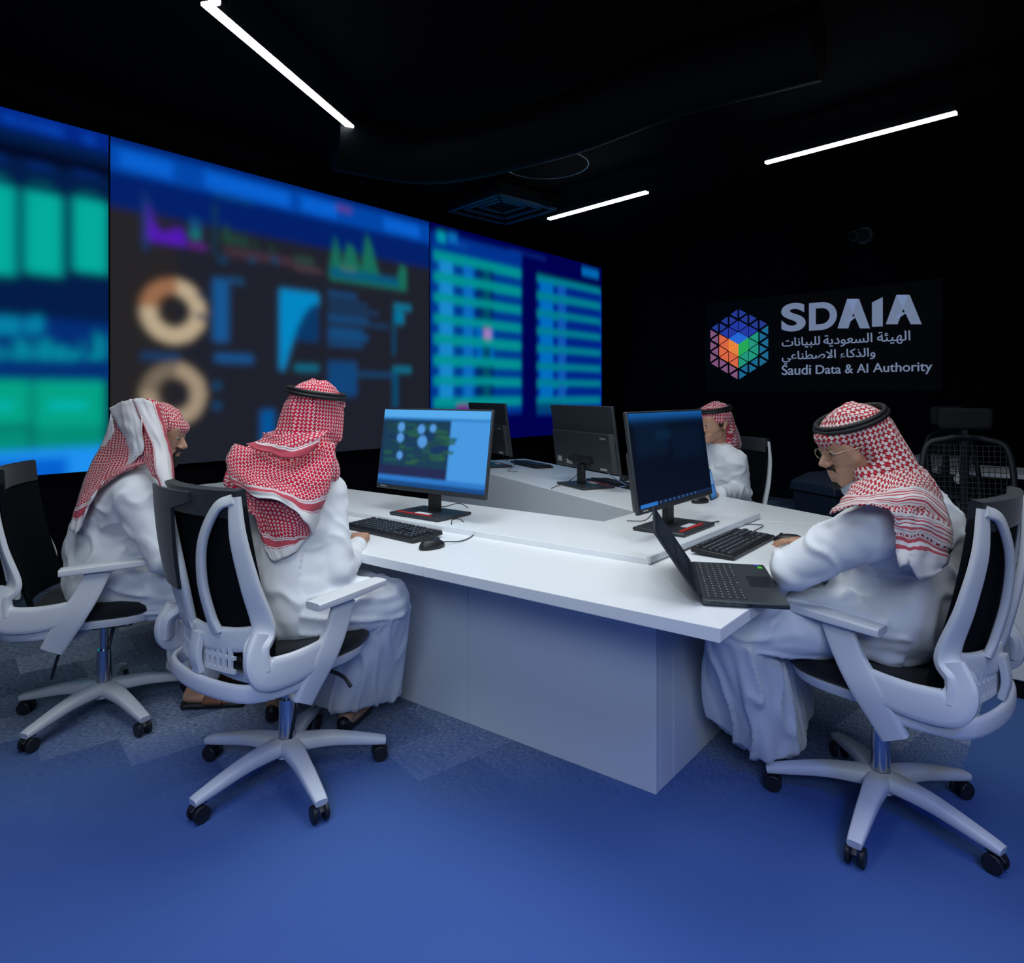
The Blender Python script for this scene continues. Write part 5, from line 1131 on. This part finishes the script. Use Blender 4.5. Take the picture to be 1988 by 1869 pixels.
part_blob(r3, [[(F.p(0, .02, -.125), .05), (neck + V(-.015, 0, .02), .055)]], mat('pale_blue_collar_cotton', (.55, .60, .70, 1), .8), 'collar', .005)
part_blob(r3, [[(wrR + (elR - wrR) * .02, .034), (wrR + (elR - wrR) * .18, .042)]], M_thobe, 'cuff')
head_cover(r3, F, S3, [[(F.p(0, -.06, .03), .085), (F.p(0, -.10, -.07), .075), (PD(1745, 940, 2.12), .08)], [(PD(1720, 925, 2.10), .07), (PD(1790, 960, 2.10), .05), (PD(1690, 935, 2.08), .03), (PD(1765, 935, 2.25), .06)], [(F.p(.07, .015, -.02), .02), (F.p(.07, .0, -.10), .02), (F.p(.06, -.08, -.12), .04), (PD(1690, 935, 2.07), .03)]], amp=.006, seed=6, peak=.055)
ring_band(r3, F.p(0, -.016, .086), F.z * 1 + F.y * .10 + F.x * -.10, .097, .114, F.y, r=.0078, gap=.012)
def z6(*rows): return [[(1450 + x / 3.695, 750 + y / 3.695, d) for x, y, d in r] for r in rows]
# scarf wrapped round the shoulders
sheet(r3, z6([(770, 690, 2.02), (930, 640, 1.99), (1100, 600, 2.0), (1270, 625, 2.05), (1390, 740, 2.12)], [(700, 775, 2.0), (880, 760, 1.93), (1080, 730, 1.92), (1270, 720, 1.96), (1420, 850, 2.04)], [(640, 855, 1.99), (860, 810, 1.89), (1060, 810, 1.875), (1260, 800, 1.90), (1450, 970, 1.98)], [(600, 920, 1.98), (820, 845, 1.875), (1030, 880, 1.855), (1250, 900, 1.88), (1470, 1080, 1.95)]), S3, lambda a, b, LU, LV: .03 + abs(b - .62) * LV * 1.2, amp=.006, seed=4, rot=-.4)
sheet(r3, z6([(1030, 870, 1.85), (1150, 880, 1.85), (1290, 900, 1.865), (1450, 980, 1.93)], [(1045, 960, 1.845), (1160, 970, 1.84), (1300, 990, 1.855), (1470, 1080, 1.92)], [(1060, 1060, 1.845), (1170, 1075, 1.835), (1295, 1090, 1.855), (1465, 1170, 1.92)], [(1070, 1170, 1.835), (1170, 1180, 1.825), (1290, 1200, 1.85), (1440, 1240, 1.90)], [(1085, 1290, 1.82), (1160, 1280, 1.815), (1245, 1390, 1.83), (1400, 1310, 1.89)]), S3, lambda a, b, LU, LV: ((1 - b) * LV * .85 if b > .5 else abs(b - .28) * LV * 1.3 + .045), amp=.007, seed=14)
# ------- far man behind the desk
r4 = thing('person', 'person in pale robe and red scarf half hidden behind the dark-screened monitor', 'person', (1.38, 4.40, 0))
F = Frame(PD(1386, 824, 4.2), (-.86, -.42, -.10)); neck = PD(1392, 868, 4.24); ch, pe = PD(1402, 935, 4.3), V(1.40, 4.40, .60)
shL, shR = PD(1427, 897, 4.12), PD(1368, 895, 4.50); elL, elR = PD(1440, 955, 4.14), PD(1310, 930, 4.78); wrL, wrR = PD(1398, 958, 3.96), PD(1236, 922, 4.72)
kL, kR = V(1.12, 4.05, .56), V(.95, 4.35, .56); aL, aR = V(1.1, 4.1, .1), V(.98, 4.4, .1)
body(r4, F, neck, ch, pe, [(shL, elL, wrL), (shR, elR, wrR)], [(pe, kL, aL), (pe, kR, aR)], [(wrL, (-.9, -.3, -.1), (0, 0, 1), 1, (.4,) * 4), (wrR + V(-.0, -.01, -.02), (-.95, -.25, -.02), (0, 0, 1), -1, (.4,) * 4)], [(aL, (-.9, -.4)), (aR, (-.9, -.4))], voxel=.005)
eyes(r4, F)
part_blob(r4, [[(F.p(-.02, .096, -.044), .006), (F.p(.02, .096, -.044), .006), (F.p(0, .104, -.043), .006)]], M_hair, 'moustache', .0035, 2)
part_blob(r4, [[(F.p(0, -.03, .045), F.e(.083, .088, .075)), (F.p(-.07, .012, .0), .012), (F.p(.07, .012, .0), .012), (F.p(.065, .04, .035), .012)]], M_hair, 'hair')
thobe(r4, [[(neck, .058), (shL, .07), (shR, .07), (ch, .12)], [(shL, .075), (shR, .075), (ch, .15)], [(ch, .15), (pe, .17)], [(shL, .078), (elL, .058)], [(elL, .06), (wrL, .046)], [(shR, .07), (elR, .055)], [(elR, .055), (wrR + (elR - wrR) * .1, .044)],
           [(pe, .13), (kL, .085)], [(pe, .13), (kR, .085)], [(pe, .1), (kL, .08), (kR, .08)], [(kL, .08), (kR, .08), (aL + V(.02, 0, .04), .05), (aR + V(.0, 0, .04), .05)]],
      [(neck, pe, 6, 8, .008), (shL, elL, 10, 8, .007), (elL, wrL, 18, 7, .006), (shR, elR, 8, 8, .006), (elR, wrR, 18, 7, .005), (pe, kL, 4, 12, .008), (pe, kR, 4, 12, .008)], seed=21, voxel=.010)
H4 = [[(F.p(0, -.02, .055), F.e(.094, .108, .086)), (F.p(-.04, .07, .07), .02), (F.p(.04, .07, .07), .02), (F.p(0, .09, .075), .02)], [(F.p(0, -.08, .06), .05), (F.p(0, -.10, -.02), .05), (PD(1418, 860, 4.28), .05), (PD(1425, 862, 4.4), .05)], [(F.p(.05, -.09, .02), .03), (PD(1414, 862, 4.22), .03)]]
me = blob_mesh(H4, .006, 5); folds(me, [(F.p(0, -.03, .05), F.p(0, -.05, -.5), 3, 12, .005)], .005, 5)
weave(me, lambda p, nn: ((math.atan2((p - F.c).dot(F.x), -(p - F.c).dot(F.y)) * .11, p.z, 1) if abs(nn.z) < .72 else ((p - F.c).dot(F.x), (p - F.c).dot(F.y), 1)))
make('headscarf', me, scarf_mat('rose_white_scarf_cloth', -.35, red=(.50, .035, .065, 1), p=.020), r4)
ring_band(r4, F.p(0, -.012, .088), F.z + F.y * .05, .094, .112, F.y, r=.009)
